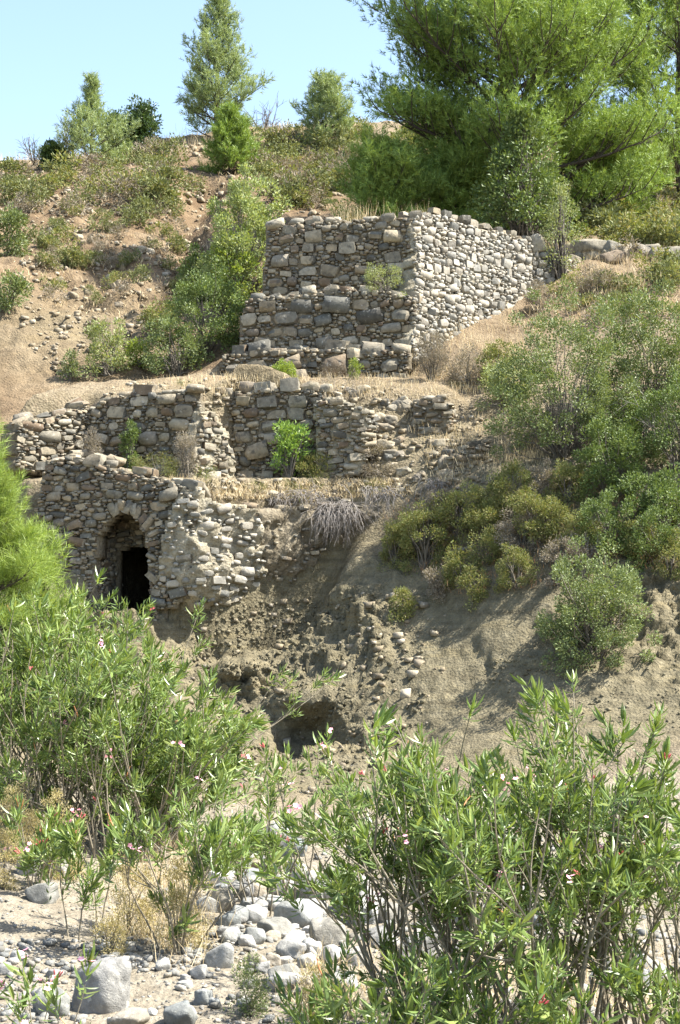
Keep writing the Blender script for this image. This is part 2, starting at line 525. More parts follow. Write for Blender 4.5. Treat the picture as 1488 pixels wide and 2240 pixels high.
    straw = ledge * 0.9 + sst(Y, 56, 60) * 0.95 + 0.35 * sst(X, 1.5, 3.0) * sst(Y, 27, 30) + 0.5 * sst(Y, 26.8, 28)*(1-sst(Y,31,33)) * sst(X,-0.5,1)
    zone[:, 2] = np.clip(straw, 0, 1).ravel()
    zone[:, 3] = 1
    a = me.color_attributes.new('zone', 'FLOAT_COLOR', 'POINT')
    a.data.foreach_set('color', zone.ravel())
    o = obj('ground', me)
    tag(o, kind='structure')
    tri = np.concatenate([f[:, [0, 1, 2]], f[:, [0, 2, 3]]])
    keep = (np.abs(v[tri[:, 0], 0]) < 40) & (v[tri[:, 0], 1] < 110)
    bvh = BVHTree.FromPolygons(v.tolist(), tri[keep].tolist())
    return o, bvh

# arch opening, measured along the arched wall
def line_u(px, a, b):
    """distance from a along a-b where the column of pixels px crosses it"""
    k = (px - CX) / FPX
    t = b - a
    s = (k * a[1] - a[0]) / (t[0] - k * t[1])
    return s * np.linalg.norm(t)
ARCH_U = (line_u(203, A1, B1), line_u(328, A1, B1))
ground, BVH = build_ground()

def gz(x, y, default=0.0):
    h = BVH.ray_cast(Vector((x, y, 80)), Vector((0, 0, -1)))
    return h[0][2] if h[0] is not None else default

def hit(px, py):
    r = ray(px, py)
    h = BVH.ray_cast(Vector(CAM), Vector(r).normalized())
    return None if h[0] is None else np.array(h[0])

def gnd(px, d):
    x, y = XY(px, d)
    return np.array([x, y, gz(x, y)])

def zat(py, d):
    return P(CX, py, d)[2]
# ------------------------------------------------------------------ stones
def cube_sphere(k):
    """surface points of a cube with k cells per side, shared corners"""
    vs, idx, fs = [], {}, []
    def vid(p):
        if p not in idx:
            idx[p] = len(vs); vs.append(p)
        return idx[p]
    for ax in range(3):
        for sgn in (0, k):
            for i in range(k):
                for j in range(k):
                    q = []
                    for a, b in ((i, j), (i + 1, j), (i + 1, j + 1), (i, j + 1)):
                        p = [0, 0, 0]; p[ax] = sgn; p[(ax + 1) % 3] = a; p[(ax + 2) % 3] = b
                        q.append(vid(tuple(p)))
                    fs.append(q if sgn else q[::-1])
    v = np.array(vs, float) / k * 2 - 1
    return v, np.array(fs)

def stone_shape(rng, k=2, boxy=0.5, rough=0.16, lumps=1.3, octv=2, cuts=0):
    v, f = cube_sphere(k)
    sph = unit(v)
    sph = sph * 1.0
    box = v * 0.82
    p = sph * (1 - boxy) + box * boxy
    sd = int(rng.integers(1e6))
    n = fbm(sph * lumps + rng.uniform(0, 50, 3), octv, sd)
    p = p * (1 + rough * 1.6 * n[:, None]) + rng.normal(0, rough * 0.22 / max(1, k / 2), p.shape)
    # a few broken flat faces
    for _ in range(rng.integers(1, 4) + cuts):
        d = unit(rng.normal(size=3)); c = rng.uniform(0.62, 0.85)
        e = p @ d - c
        p = p - np.maximum(e, 0)[:, None] * d * 0.85
    ext = np.abs(p).max(0)
    return p / ext, f

_rs = np.random.default_rng(5)
STONES = [stone_shape(_rs, 2, b, 0.17) for b in _rs.uniform(0.2, 0.8, 30)]
CHIPS = [stone_shape(_rs, 1, b, 0.22) for b in _rs.uniform(0.3, 0.8, 8)]
STONE_ME = [mesh_data('stone', v, f, STONE) for v, f in STONES]
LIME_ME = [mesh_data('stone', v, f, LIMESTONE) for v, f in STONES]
for k, me in enumerate(STONE_ME + LIME_ME):
    if k % 3: me.set_sharp_from_angle(angle=RAD(38))
_big = [stone_shape(_rs, 8, b, 0.24, 1.3, 4, 5) for b in _rs.uniform(0.15, 0.6, 14)]
BOULDER_ME = [mesh_data('boulder', v, f, BOULDER) for v, f in _big]
_hero = [stone_shape(np.random.default_rng(70 + k), 12, 0.08, 0.30, 0.9, 5, 2) for k in range(3)]
HERO_ME = [mesh_data('boulder', v, f, BOULDER) for v, f in _hero]
SCREE_ME = [mesh_data('scree_stone', v, f, SCREE) for v, f in _big[:6]]
BIGSTONE_ME = [mesh_data('boulder', v, f, STONE) for v, f in _big]

class Surf:
    """an upright wall face over a plan line, leaning back with height by 'batter'"""
    def __init__(self, plan, batter=0.0, zref=0.0, profile=None):
        self.p = np.array(plan, float)
        self.batter, self.zref, self.profile = batter, zref, profile
        seg = np.diff(self.p, axis=0)
        self.len = np.linalg.norm(seg, axis=1)
        self.cu = np.concatenate([[0], np.cumsum(self.len)])
        t = seg / self.len[:, None]
        n = np.stack([t[:, 1], -t[:, 0]], 1)
        vn = np.concatenate([n[:1], (n[:-1] + n[1:]), n[-1:]])
        self.vn = unit(vn)
        self.segn = n
        self.t = t
    def shift(self, z, u=None):
        s = self.batter * (self.zref - z)
        if self.profile is not None: s = s + self.profile(z, u if u is not None else 0.0)
        return s
    def at(self, u, z, off=0.0):
        u = np.asarray(u, float); z = np.asarray(z, float)
        k = np.clip(np.searchsorted(self.cu, u, side='right') - 1, 0, len(self.len) - 1)
        w = (u - self.cu[k]) / self.len[k]
        xy = self.p[k] + (self.p[k + 1] - self.p[k]) * w[..., None]
        wc = np.clip(w, 0, 1)[..., None]
        n = unit(self.vn[k] * (1 - wc) + self.vn[k + 1] * wc)
        xy = xy + n * (self.shift(z, u) + off)[..., None]
        return np.concatenate([xy, z[..., None]], -1), n
    def uz(self, px, py):
        r = ray(px, py)
        kx = r[0] / r[1]
        z = self.zref
        for it in range(6):
            best = None
            for s in range(len(self.len)):
                sh = self.shift(z, self.cu[s] + 0.5 * self.len[s]) if it else 0.0
                a = self.p[s] + self.segn[s] * sh
                t = self.t[s]
                w = (kx * a[1] - a[0]) / (t[0] - kx * t[1])
                lo = -1e9 if s == 0 else -1e-6
                hi = 1e9 if s == len(self.len) - 1 else self.len[s] + 1e-6
                miss = max(lo - w, w - hi, 0)
                if best is None or miss < best[0]:
                    best = (miss, self.cu[s] + w, a[1] + t[1] * w)
            z = CAM[2] + r[2] * best[2] / r[1]
        return best[1], z

def pack(poly, holes, sizes, rng, course=0.0, res=0.02, pre=()):
    """fills a polygon in (u, z) with stones: returns rows u, z, half width, half height, tilt"""
    poly = np.asarray(poly)
    lo = poly.min(0) - 0.05; hi = poly.max(0) + 0.05
    nu, nz = int((hi[0] - lo[0]) / res) + 1, int((hi[1] - lo[1]) / res) + 1
    U, Z = np.meshgrid(lo[0] + np.arange(nu) * res, lo[1] + np.arange(nz) * res, indexing='ij')
    m = inside(U, Z, poly)
    for h in holes: m &= ~inside(U, Z, np.asarray(h))
    occ = ~m
    out = []
    def put(u, z, a, b, tl, lim):
        i0, i1 = int((u - a * 1.1 - lo[0]) / res), int((u + a * 1.1 - lo[0]) / res) + 2
        j0, j1 = int((z - b * 1.1 - a * 0.2 - lo[1]) / res), int((z + b * 1.1 + a * 0.2 - lo[1]) / res) + 2
        if i0 < 0 or j0 < 0 or i1 > nu or j1 > nz: return False
        uu = U[i0:i1, j0:j1] - u; zz = Z[i0:i1, j0:j1] - z
        c, s = math.cos(tl), math.sin(tl)
        e = np.abs((uu * c + zz * s) / a) ** 2.6 + np.abs((-uu * s + zz * c) / b) ** 2.6 < 1
        if not e.any(): return False
        if (occ[i0:i1, j0:j1] & e).sum() > lim * e.sum(): return False
        occ[i0:i1, j0:j1] |= e
        out.append((u, z, a, b, tl))
        return True
    for u, z, a, b, tl in pre: put(u, z, a, b, tl, 0.9)
    area = m.sum() * res * res
    for (w0, w1, r0, r1, dens, lim) in sizes:
        for _ in range(int(area * dens)):
            free = None
            i, j = rng.integers(nu), rng.integers(nz)
            if occ[i, j]: continue
            u, z = U[i, j], Z[i, j]
            if course and w0 > 0.1:
                z = round((z + 0.04 * math.sin(u * 1.7)) / course) * course + rng.normal(0, 0.025)
            a = rng.uniform(w0, w1) / 2
            b = a * rng.uniform(r0, r1)
            put(u, z, a, b, rng.normal(0, 0.14), lim)
    return out, (lo, nu, nz, res, m)

def core_mesh(surf, poly, holes, thick, rng_seed, cell=0.06, amp=0.035, recess=0.02):
    """the body behind the facing stones: bumpy front, sides and top, cut to the outline"""
    poly = np.asarray(poly)
    lo = poly.min(0) - cell; hi = poly.max(0) + cell
    nu, nz = int((hi[0] - lo[0]) / cell) + 1, int((hi[1] - lo[1]) / cell) + 1
    U, Z = np.meshgrid(lo[0] + np.arange(nu + 1) * cell, lo[1] + np.arange(nz + 1) * cell, indexing='ij')
    Uc, Zc = U[:-1, :-1] + cell / 2, Z[:-1, :-1] + cell / 2
    m = inside(Uc, Zc, poly)
    for h in holes: m &= ~inside(Uc, Zc, np.asarray(h))
    F, n = surf.at(U, Z)
    n3 = np.concatenate([n, np.zeros(n.shape[:-1] + (1,))], -1)
    d = fbm(F * 5, 4, rng_seed, 0.6) * amp * 1.6
    front = F + n3 * (d - recess)[..., None]
    front[..., 2] += fbm(F * 6 + 9, 2, rng_seed + 5) * cell * 0.4
    th = np.asarray(thick(U, Z) if callable(thick) else np.full(U.shape, thick))
    backp = F - n3 * th[..., None]
    v = np.concatenate([front.reshape(-1, 3), backp.reshape(-1, 3)])
    o = (nu + 1) * (nz + 1)
    def vid(i, j): return i * (nz + 1) + j
    I, J = np.nonzero(m)
    fr = np.stack([vid(I, J), vid(I + 1, J), vid(I + 1, J + 1), vid(I, J + 1)], 1)
    fb = fr[:, ::-1] + o
    mp = np.pad(m, 1)
    fs = [fr, fb]
    for di, dj, a, b in ((1, 0, (1, 0), (1, 1)), (-1, 0, (0, 1), (0, 0)), (0, 1, (1, 1), (0, 1)), (0, -1, (0, 0), (1, 0))):
        e = ~mp[I + 1 + di, J + 1 + dj]
        i, j = I[e], J[e]
        p, q = vid(i + a[0], j + a[1]), vid(i + b[0], j + b[1])
        fs.append(np.stack([p, p + o, q + o, q], 1))
    f = np.concatenate(fs)
    used, inv = np.unique(f, return_inverse=True)
    return v[used], inv.reshape(f.shape)

def stone_xform(surf, rows, rng, out=(0.0, 0.05), deep=0.85):
    """world matrices of facing stones"""
    rows = np.asarray(rows, float)
    u, z, a, b, tl = rows.T
    p, n = surf.at(u, z, 0.0)
    n3 = np.concatenate([n, np.zeros((len(n), 1))], 1)
    t = np.stack([-n3[:, 1], n3[:, 0], np.zeros(len(n))], 1)
    up = np.array([[0, 0, 1.0]]).repeat(len(n), 0)
    n3 = unit(n3 + rng.normal(0, 0.10, n3.shape))
    x = t * np.cos(tl)[:, None] + up * np.sin(tl)[:, None]
    x = unit(x - n3 * (x * n3).sum(1, keepdims=True))
    zz = np.cross(x, -n3)
    zz = zz * np.sign(zz[:, 2:3])
    y = np.cross(zz, x)
    dp = np.maximum(np.minimum(a, b) * deep, 0.05) * rng.uniform(0.8, 1.35, len(a))
    M = np.stack([x * (a * 1.03)[:, None], y * dp[:, None], zz * (b * 1.05)[:, None]], 2)
    off = rng.uniform(out[0], out[1], len(a)) - dp * 0.35
    pos = p + n3 * off[:, None]
    return M, pos

def ragged(poly, seed, step=14, amp=4.5):
    rng = np.random.default_rng(seed + 900)
    o = []
    for a, b in zip(poly, list(poly[1:]) + [poly[0]]):
        a, b = np.array(a, float), np.array(b, float)
        n = max(1, int(np.hypot(*(b - a)) / step))
        for k in range(n):
            o.append(a + (b - a) * k / n + rng.normal(0, amp * 0.6, 2))
    return o

class Masonry:
    """collects the stones of one thing; the 300 largest become parts, the rest one joined part"""
    def __init__(self, root):
        self.root = root
        self.base = np.array(root.location)
        self.M, self.p, self.k = [], [], []
        self.lime = 0
    def add(self, M, p):
        self.M.append(M); self.p.append(p); self.k.append(np.full(len(p), self.lime))
    def face(self, surf, poly_px, thick, seed, sizes, holes_px=(), course=0.0, mat=None, mortar=None, core_name='core', out=(0.0, 0.05), amp=0.035, recess=0.02, pre=()):
        poly_px = ragged(poly_px, seed)
        rng = np.random.default_rng(seed)
        poly = [surf.uz(*q) for q in poly_px]
        holes = [[surf.uz(*q) for q in h] for h in holes_px]
        rows, _ = pack(poly, holes, sizes, rng, course, pre=pre)
        M, p = stone_xform(surf, rows, rng, out)
        self.add(M, p)
        v, f = core_mesh(surf, poly, holes, thick, seed, amp=amp, recess=recess)
        obj(core_name, mesh_data(core_name, v - self.base, f, mortar or MORTAR), self.root)
        return poly, holes
    def row(self, pts, seed, w=(0.3, 0.5), h=(0.6, 0.8), depth=0.9, gap=1.0):
        """a loose row of large stones set along a 3-D line"""
        rng = np.random.default_rng(seed)
        pts = np.asarray(pts, float)
        seg = np.linalg.norm(np.diff(pts, axis=0), axis=1)
        cu = np.concatenate([[0], np.cumsum(seg)])
        u = 0.0
        M, ps = [], []
        while u < cu[-1]:
            a = rng.uniform(*w) / 2
            q = np.array([np.interp(u + a, cu, pts[:, k]) for k in range(3)])
            t = np.array([np.interp(min(u + 2 * a, cu[-1]), cu, pts[:, k]) for k in range(3)]) - np.array([np.interp(u, cu, pts[:, k]) for k in range(3)])
            x = unit(t + rng.normal(0, 0.06, 3) * np.linalg.norm(t))
            b = a * rng.uniform(*h)
            y = unit(np.cross(np.array([0, 0, 1.0]), x))
            z = np.cross(x, y)
            M.append(np.stack([x * a * 1.02, y * a * depth * rng.uniform(0.8, 1.2), z * b], 1))
            ps.append(q + np.array([0, 0, b * 0.55]) + rng.normal(0, 0.035, 3))
            u += 2 * a * gap
        self.add(np.array(M), np.array(ps))
    def finish(self, seed, limit=300, part='stone', rest='rubble_fill'):
        rng = np.random.default_rng(seed)
        M = np.concatenate(self.M); p = np.concatenate(self.p) - self.base
        size = np.linalg.norm(M[:, :, 0], axis=1) * np.linalg.norm(M[:, :, 2], axis=1)
        order = np.argsort(-size)
        var = rng.integers(len(STONES), size=len(p))
        kind = np.concatenate(self.k)
        flip = rng.random((len(p), 3)) < 0.5
        for k in order[:limit]:
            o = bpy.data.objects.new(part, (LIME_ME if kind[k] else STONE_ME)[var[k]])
            COL.objects.link(o)
            o.parent = self.root
            m = np.eye(4)
            R = M[k].copy()
            if flip[k, 0]: R[:, :2] *= -1
            m[:3, :3] = R; m[:3, 3] = p[k]
            o.matrix_local = Matrix(m.tolist())
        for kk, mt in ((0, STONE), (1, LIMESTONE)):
            parts = []
            for s in range(len(STONES)):
                sel = [k for k in order[limit:] if var[k] == s and kind[k] == kk]
                if sel: parts.append(bake(STONES[s][0], STONES[s][1], M[sel], p[sel]))
            if parts:
                v, f = join(parts)
                tag(obj(rest, mesh_data(rest, v, f, mt), self.root), kind='stuff')

S_TOWER = [(0.32, 0.5, 0.45, 0.75, 11, 0.05), (0.20, 0.32, 0.42, 0.8, 70, 0.05), (0.12, 0.20, 0.4, 0.85, 420, 0.07), (0.06, 0.12, 0.4, 0.85, 1500, 0.10)]
S_LIT = [(0.24, 0.36, 0.5, 0.8, 6, 0.05), (0.17, 0.28, 0.5, 0.85, 150, 0.06), (0.09, 0.17, 0.45, 0.9, 700, 0.08), (0.05, 0.09, 0.45, 0.9, 1600, 0.10)]
S_STEP = [(0.36, 0.62, 0.5, 0.75, 26, 0.05), (0.22, 0.36, 0.45, 0.8, 80, 0.05), (0.12, 0.20, 0.4, 0.85, 420, 0.07), (0.06, 0.12, 0.4, 0.85, 1500, 0.10)]
S_LOW = [(0.28, 0.42, 0.36, 0.6, 16, 0.05), (0.16, 0.28, 0.33, 0.62, 130, 0.05), (0.10, 0.17, 0.33, 0.7, 600, 0.07), (0.05, 0.10, 0.4, 0.8, 1500, 0.10)]

# ---- stepped tower
tb = P(740, 830, 31.6)
tower = thing('mill_tower', 'stepped stone tower of dry fieldstone with three ledges down its shaded face', 'tower', tb)
T = Masonry(tower)
n_front = np.array([-0.17, -0.98])
def front_plan(pxa, pxb, d):
    b = XY(pxb, d); a = XY(pxa, d + 0.55 * (pxb - pxa) / 330)
    return [a, b]
# top stage
f3 = Surf(front_plan(565, 903, 32.35), 0.04, 10.0)
T.face(f3, [(572, 655), (576, 590), (582, 540), (584, 497), (620, 492), (700, 485), (780, 480), (860, 474), (903, 474), (905, 560), (902, 655)], 1.4, 11, S_TOWER, course=0.24)
f2 = Surf(front_plan(522, 912, 31.78), 0.04, 9.0)
T.face(f2, [(524, 775), (528, 700), (535, 662), (570, 650), (640, 645), (720, 640), (800, 635), (850, 640), (908, 652), (913, 700), (900, 775)], 0.95, 12, S_STEP, course=0.27)
f1 = Surf(front_plan(480, 893, 31.2), 0.03, 8.0)
T.face(f1, [(480, 850), (484, 800), (492, 777), (560, 765), (640, 765), (760, 760), (850, 762), (895, 765), (893, 850)], 0.9, 13, S_STEP, course=0.3)
# sunlit flank
q1, q2 = P(900, 470, 32.35), P(1165, 520, 34.8)
fr = Surf([q1[:2], q2[:2]], 0.20, q1[2])
LIT_POLY = [(905, 474), (960, 470), (1010, 486), (1060, 500), (1110, 512), (1160, 524), (1168, 580), (1160, 640), (1140, 720), (1060, 780), (900, 790), (904, 700), (906, 600)]
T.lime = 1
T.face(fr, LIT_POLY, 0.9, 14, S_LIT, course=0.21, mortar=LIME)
# low continuation of the flank
q3 = XY(1280, 35.7)
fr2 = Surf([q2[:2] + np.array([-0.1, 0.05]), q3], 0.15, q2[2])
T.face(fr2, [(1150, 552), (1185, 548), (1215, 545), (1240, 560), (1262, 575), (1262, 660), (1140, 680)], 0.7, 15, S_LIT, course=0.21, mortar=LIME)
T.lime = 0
# crowning stones
def edge3(surf, pts, off=-0.15, dz=0.0):
    o = []
    for q in pts:
        u, z = surf.uz(*q)
        p, n = surf.at(np.array(u), np.array(z), np.array(off))
        o.append(p + np.array([0, 0, dz]))
    return o
T.row(edge3(f3, [(584, 500), (660, 490), (780, 484), (905, 476)], -0.12), 21, (0.18, 0.48), (0.45, 0.8))
T.row(edge3(fr, [(915, 474), (960, 472), (1010, 490), (1060, 502), (1110, 514), (1158, 526)], -0.12), 22, (0.2, 0.34), (0.6, 0.85))
T.row(edge3(f2, [(538, 664), (640, 650), (780, 640), (905, 654)], -0.15), 23, (0.26, 0.46), (0.5, 0.8), gap=1.12)
T.row(edge3(f1, [(500, 778), (600, 770), (760, 766), (885, 770)], -0.18), 24, (0.26, 0.6), (0.5, 0.8))
T.row(edge3(f1, [(560, 752), (700, 748), (860, 750)], -0.5, -0.05), 25, (0.14, 0.26), (0.5, 0.8), gap=1.4)
T.finish(31)

# ---- arched lower wall with the broken lit end
lw_base = np.array([*((A1 + B1) / 2), P(250, 1340, 27.0)[2]])
lower = thing('arched_wall', 'lower ruined stone wall with a shadowed arched opening and a collapsed sunlit end', 'wall', lw_base)
lower['kind'] = 'thing'
L = Masonry(lower)
fl = Surf([A1, B1], 0.03, 4.0)
arch_px = [(207, 1370), (203, 1280), (210, 1225), (214, 1180), (232, 1150), (250, 1128), (270, 1120), (288, 1128), (304, 1146), (318, 1172), (322, 1215), (328, 1280), (332, 1370)]
ARCH_OUT = [(60, 1400), (62, 1250), (80, 1120), (100, 1010), (150, 1006), (200, 1012), (260, 1030), (330, 1042), (390, 1055), (424, 1072), (428, 1150), (424, 1240), (410, 1300), (380, 1330), (345, 1334), (336, 1376), (300, 1400), (240, 1400)]
arch_uz = [fl.uz(*q) for q in arch_px]
vous = []
for k in range(5, 11):
    a = np.array(arch_uz[k]); ctr = np.array(fl.uz(266, 1200))
    for s in (0.0, 0.5):
        nx = np.array(arch_uz[min(k + 1, 12)])
        q = a * (1 - s) + nx * s
        d = unit(q - ctr)
        q = q + d * 0.13
        jr = np.random.default_rng(k * 10 + int(s * 2))
        vous.append((q[0] + jr.normal(0, 0.02), q[1] + jr.normal(0, 0.02), jr.uniform(0.10, 0.17), jr.uniform(0.045, 0.075), math.atan2(d[1], d[0]) + jr.normal(0, 0.2)))
L.face(fl, ARCH_OUT, 0.42, 41, S_LOW, holes_px=[arch_px], course=0.17, pre=vous)
L.row(edge3(fl, [(105, 1012), (200, 1014), (330, 1046), (420, 1070)], -0.12), 42, (0.22, 0.42), (0.45, 0.7), gap=1.05)
L.row(edge3(fl, [(120, 1000), (200, 1002), (330, 1036)], -0.35), 43, (0.2, 0.4), (0.4, 0.6), gap=1.5)
# collapsed end: a curved undercut mass of lime concrete and stones
def undercut(z, u):
    zb = 2.75 + 0.30 * np.clip(np.asarray(u), 0, 4.2)
    return -0.16 * np.clip((zb + 0.55 - z) / 0.55, 0, 1.3) ** 2 + 0.06 * np.sin(np.asarray(u) * 3 + z * 2)
fm = Surf([B1 + np.array([-0.28, 0.02]), B1 + np.array([0.05, -0.02]), XY(480, 26.75), XY(560, 27.2), XY(640, 27.65), XY(740, 27.95), XY(870, 28.1)], 0.0, 4.0, undercut)
MASS = [(398, 1070), (440, 1062), (452, 1085), (470, 1100), (520, 1108), (560, 1112), (575, 1150), (580, 1200), (585, 1300), (530, 1318), (470, 1325), (430, 1338), (385, 1335), (352, 1310), (340, 1290), (345, 1240), (360, 1160), (380, 1100)]
L.lime = 1
L.face(fm, MASS, 0.75, 44, [(0.2, 0.34, 0.35, 0.6, 12, 0.05), (0.12, 0.22, 0.4, 0.7, 34, 0.05), (0.05, 0.10, 0.5, 0.8, 90, 0.05)], mortar=LIME, core_name='lime_core', amp=0.12, recess=-0.01, out=(0.02, 0.07))
SCARP = [(560, 1112), (640, 1112), (700, 1110), (780, 1105), (850, 1098), (868, 1120), (850, 1165), (800, 1180), (740, 1195), (700, 1225), (670, 1255), (630, 1285), (583, 1302), (580, 1200)]
L.lime = 0
L.face(fm, SCARP, 0.6, 46, [(0.2, 0.36, 0.25, 0.45, 2.5, 0.05), (0.10, 0.2, 0.3, 0.6, 9, 0.05), (0.05, 0.10, 0.5, 0.8, 25, 0.05)], mortar=MORTAR, core_name='earth_core', amp=0.13, recess=0.04, out=(0.0, 0.05))
L.row(edge3(fm, [(540, 1112), (640, 1112), (760, 1108), (850, 1100)], -0.15), 47, (0.12, 0.34), (0.3, 0.55), gap=1.5)
L.row(edge3(fm, [(400, 1066), (445, 1066), (470, 1100), (520, 1112)], -0.15), 45, (0.2, 0.36), (0.4, 0.6), gap=1.1)
# passage behind the arch: side walls, vault and a back wall with a dark doorway
t_ = unit(B1 - A1); n_in = np.array([-t_[1], t_[0]])
def along(u, dpt): return A1 + t_ * u + n_in * dpt
ua, ub = ARCH_U
DEPTH = 0.95
for nm, u0, sgn, sd in (('passage_wall', ua, 1, 51), ('passage_wall', ub, -1, 52)):
    plan = [along(u0, 0.1), along(u0, DEPTH + 0.3)]
    if sgn > 0: plan = plan[::-1]
    sfc = Surf(plan, 0.0, 3.0)
    # normal must point into the passage
    mid = (np.array(plan[0]) + np.array(plan[1])) / 2
    if (along((ua + ub) / 2, 0.5) - mid) @ sfc.segn[0] < 0: sfc = Surf(plan[::-1], 0.0, 3.0)
    rng = np.random.default_rng(sd)
    poly = [(0, 2.2), (1.15, 2.2), (1.15, 4.3), (0, 4.3)]
    rows, _ = pack(poly, [], S_LOW, rng, 0.17)
    M, p = stone_xform(sfc, rows, rng)
    L.add(M, p)
    v, f = core_mesh(sfc, poly, [], 0.3, sd)
    obj('passage_core', mesh_data('passage_core', v - lw_base, f, MORTAR), lower)
bk = Surf([along(ua - 0.1, DEPTH), along(ub + 0.1, DEPTH)], 0.0, 3.0)
DOORWAY = [(258, 1400), (258, 1290), (256, 1205), (290, 1196), (326, 1198), (328, 1290), (328, 1400)]
bpoly = [(0, 2.2), (ub - ua + 0.2, 2.2), (ub - ua + 0.2, 4.5), (0, 4.5)]
rng = np.random.default_rng(53)
dh = [bk.uz(*q) for q in DOORWAY]
rows, _ = pack(bpoly, [dh], S_LOW, rng, 0.17)
M, p = stone_xform(bk, rows, rng); L.add(M, p)
v, f = core_mesh(bk, bpoly, [dh], 0.3, 53)
obj('passage_core', mesh_data('passage_core', v - lw_base, f, MORTAR), lower)
# vault
nv = 14; th = np.linspace(0, math.pi, nv); uc, hw = (ua + ub) / 2, (ub - ua) / 2 + 0.03
zs = P(266, 1165, 27)[2]
vv = []
for dpt in np.linspace(0.05, DEPTH + 2.4, 30):
    for a in th:
        q = along(uc + hw * math.cos(a), dpt)
        vv.append((q[0], q[1], zs + 0.42 * math.sin(a)))
vv = np.array(vv); vv = vv + fbm(vv * 7, 3, 8)[:, None] * 0.04
i = (np.arange(29)[:, None] * nv + np.arange(nv - 1)[None]).ravel()
vf = np.stack([i, i + 1, i + nv + 1, i + nv], 1)
obj('vault', mesh_data('vault', vv - lw_base, vf, MORTAR), lower)
# deep chamber behind the doorway
ch = []
for (u0, u1) in ((ua - 0.3, ub + 0.3),):
    a, b, c, d = along(u0, DEPTH + 0.25), along(u1, DEPTH + 0.25), along(u1, DEPTH + 2.6), along(u0, DEPTH + 2.6)
    for z in (2.2, 4.45):
        for q in (a, b, c, d): ch.append((q[0], q[1], z))
ch = np.array(ch)
cf = np.array([[0, 1, 2, 3], [4, 7, 6, 5], [1, 5, 6, 2], [2, 6, 7, 3], [3, 7, 4, 0]])
obj('chamber', mesh_data('chamber', ch - lw_base, cf, MORTAR, False), lower)
L.finish(54)

# ---- walls of the roofless room
rb = np.array([*((W2a + W2b) / 2), P(300, 1050, 28.8)[2]])
room = thing('room_wall', 'broken fieldstone wall of a roofless room with a sunlit return at its low end', 'wall', rb)
room['kind'] = 'thing'
R = Masonry(room)
s1 = Surf([W1a, W1b], 0.02, 6.0)
R.face(s1, [(38, 1030), (36, 960), (38, 925), (90, 916), (130, 905), (150, 895), (190, 892), (192, 1050), (120, 1040)], 0.55, 61, [(0.28, 0.5, 0.32, 0.5, 30, 0.05)] + S_LOW[1:], course=0.15)
s2 = Surf([W2a, W2b], 0.02, 6.0)
R.face(s2, [(186, 1085), (186, 895), (215, 876), (260, 866), (300, 858), (360, 858), (425, 856), (440, 880), (440, 1085)], 0.5, 62, S_TOWER, course=0.24)
s3 = Surf([W2b, W3b], 0.12, 6.9)
R.face(s3, [(440, 890), (470, 905), (500, 950), (512, 1000), (515, 1085), (425, 1085), (430, 950)], 0.5, 63, [(0.2, 0.34, 0.4, 0.7, 30, 0.05), (0.12, 0.2, 0.4, 0.8, 160, 0.06), (0.06, 0.12, 0.4, 0.8, 300, 0.08)], mortar=LIME, amp=0.08)
R.row(edge3(s1, [(38, 930), (90, 920), (185, 896)], -0.15), 64, (0.25, 0.5), (0.3, 0.45), gap=1.05)
R.row(edge3(s2, [(190, 896), (215, 878), (260, 868), (330, 860), (430, 860)], -0.12), 65, (0.3, 0.55), (0.32, 0.5), gap=1.0)
R.row(edge3(s1, [(50, 920), (120, 905), (185, 880)], -0.45), 66, (0.2, 0.42), (0.3, 0.5), gap=1.2)
R.finish(67)

rb2 = np.array([*((W3b + W4b) / 2), P(600, 1040, 29.0)[2]])
room2 = thing('recess_wall', 'dark rubble back wall of the recess between two broken piers', 'wall', rb2)
room2['kind'] = 'thing'
R = Masonry(room2)
s4 = Surf([W3b + np.array([-0.05, 0.05]), W4b], 0.02, 6.0)
R.face(s4, [(505, 1085), (505, 900), (520, 858), (600, 852), (700, 848), (712, 870), (712, 1085)], 0.5, 71, S_TOWER, course=0.24)
R.row(edge3(s4, [(515, 860), (600, 856), (705, 850)], -0.12), 72, (0.26, 0.44), (0.6, 0.8), gap=1.0)
R.finish(73)

def pier(label, plan, polys, seed, sizes, rows=(), mort=None, group=None):
    pl = [np.array(q) for q in plan]
    sf = Surf(pl, 0.04, 6.0)
    us = [sf.uz(*q) for q in polys]
    zmin = min(u[1] for u in us)
    b = np.array([*((pl[0] + pl[-1]) / 2), zmin])
    o = thing('wall_pier', label, 'wall remnant', b, group)
    o['kind'] = 'thing'
    m = Masonry(o)
    m.face(sf, polys, 0.55, seed, sizes, course=0.15, mortar=mort)
    # sunlit return
    if len(pl) > 2: pass
    for k, (pts, w, h) in enumerate(rows): m.row(edge3(sf, pts, -0.15), seed + 3 + k, w, h)
    m.finish(seed + 9)
    return o
S_PIER = [(0.24, 0.36, 0.3, 0.5, 60, 0.05), (0.14, 0.24, 0.35, 0.6, 250, 0.06), (0.06, 0.13, 0.4, 0.8, 900, 0.08)]
pier('plaster patched stone pier with a jutting flat cap slab beside the recess', [XY(690, 28.5), XY(800, 28.3), XY(835, 28.75)],
     [(690, 1010), (688, 880), (730, 868), (775, 880), (800, 895), (830, 905), (822, 950), (800, 1010), (780, 1040), (690, 1050)], 81, S_PIER,
     rows=[([(690, 885), (760, 880)], (0.3, 0.4), (0.25, 0.4)), ([(785, 905), (825, 912)], (0.36, 0.42), (0.25, 0.32))], mort=LIME)
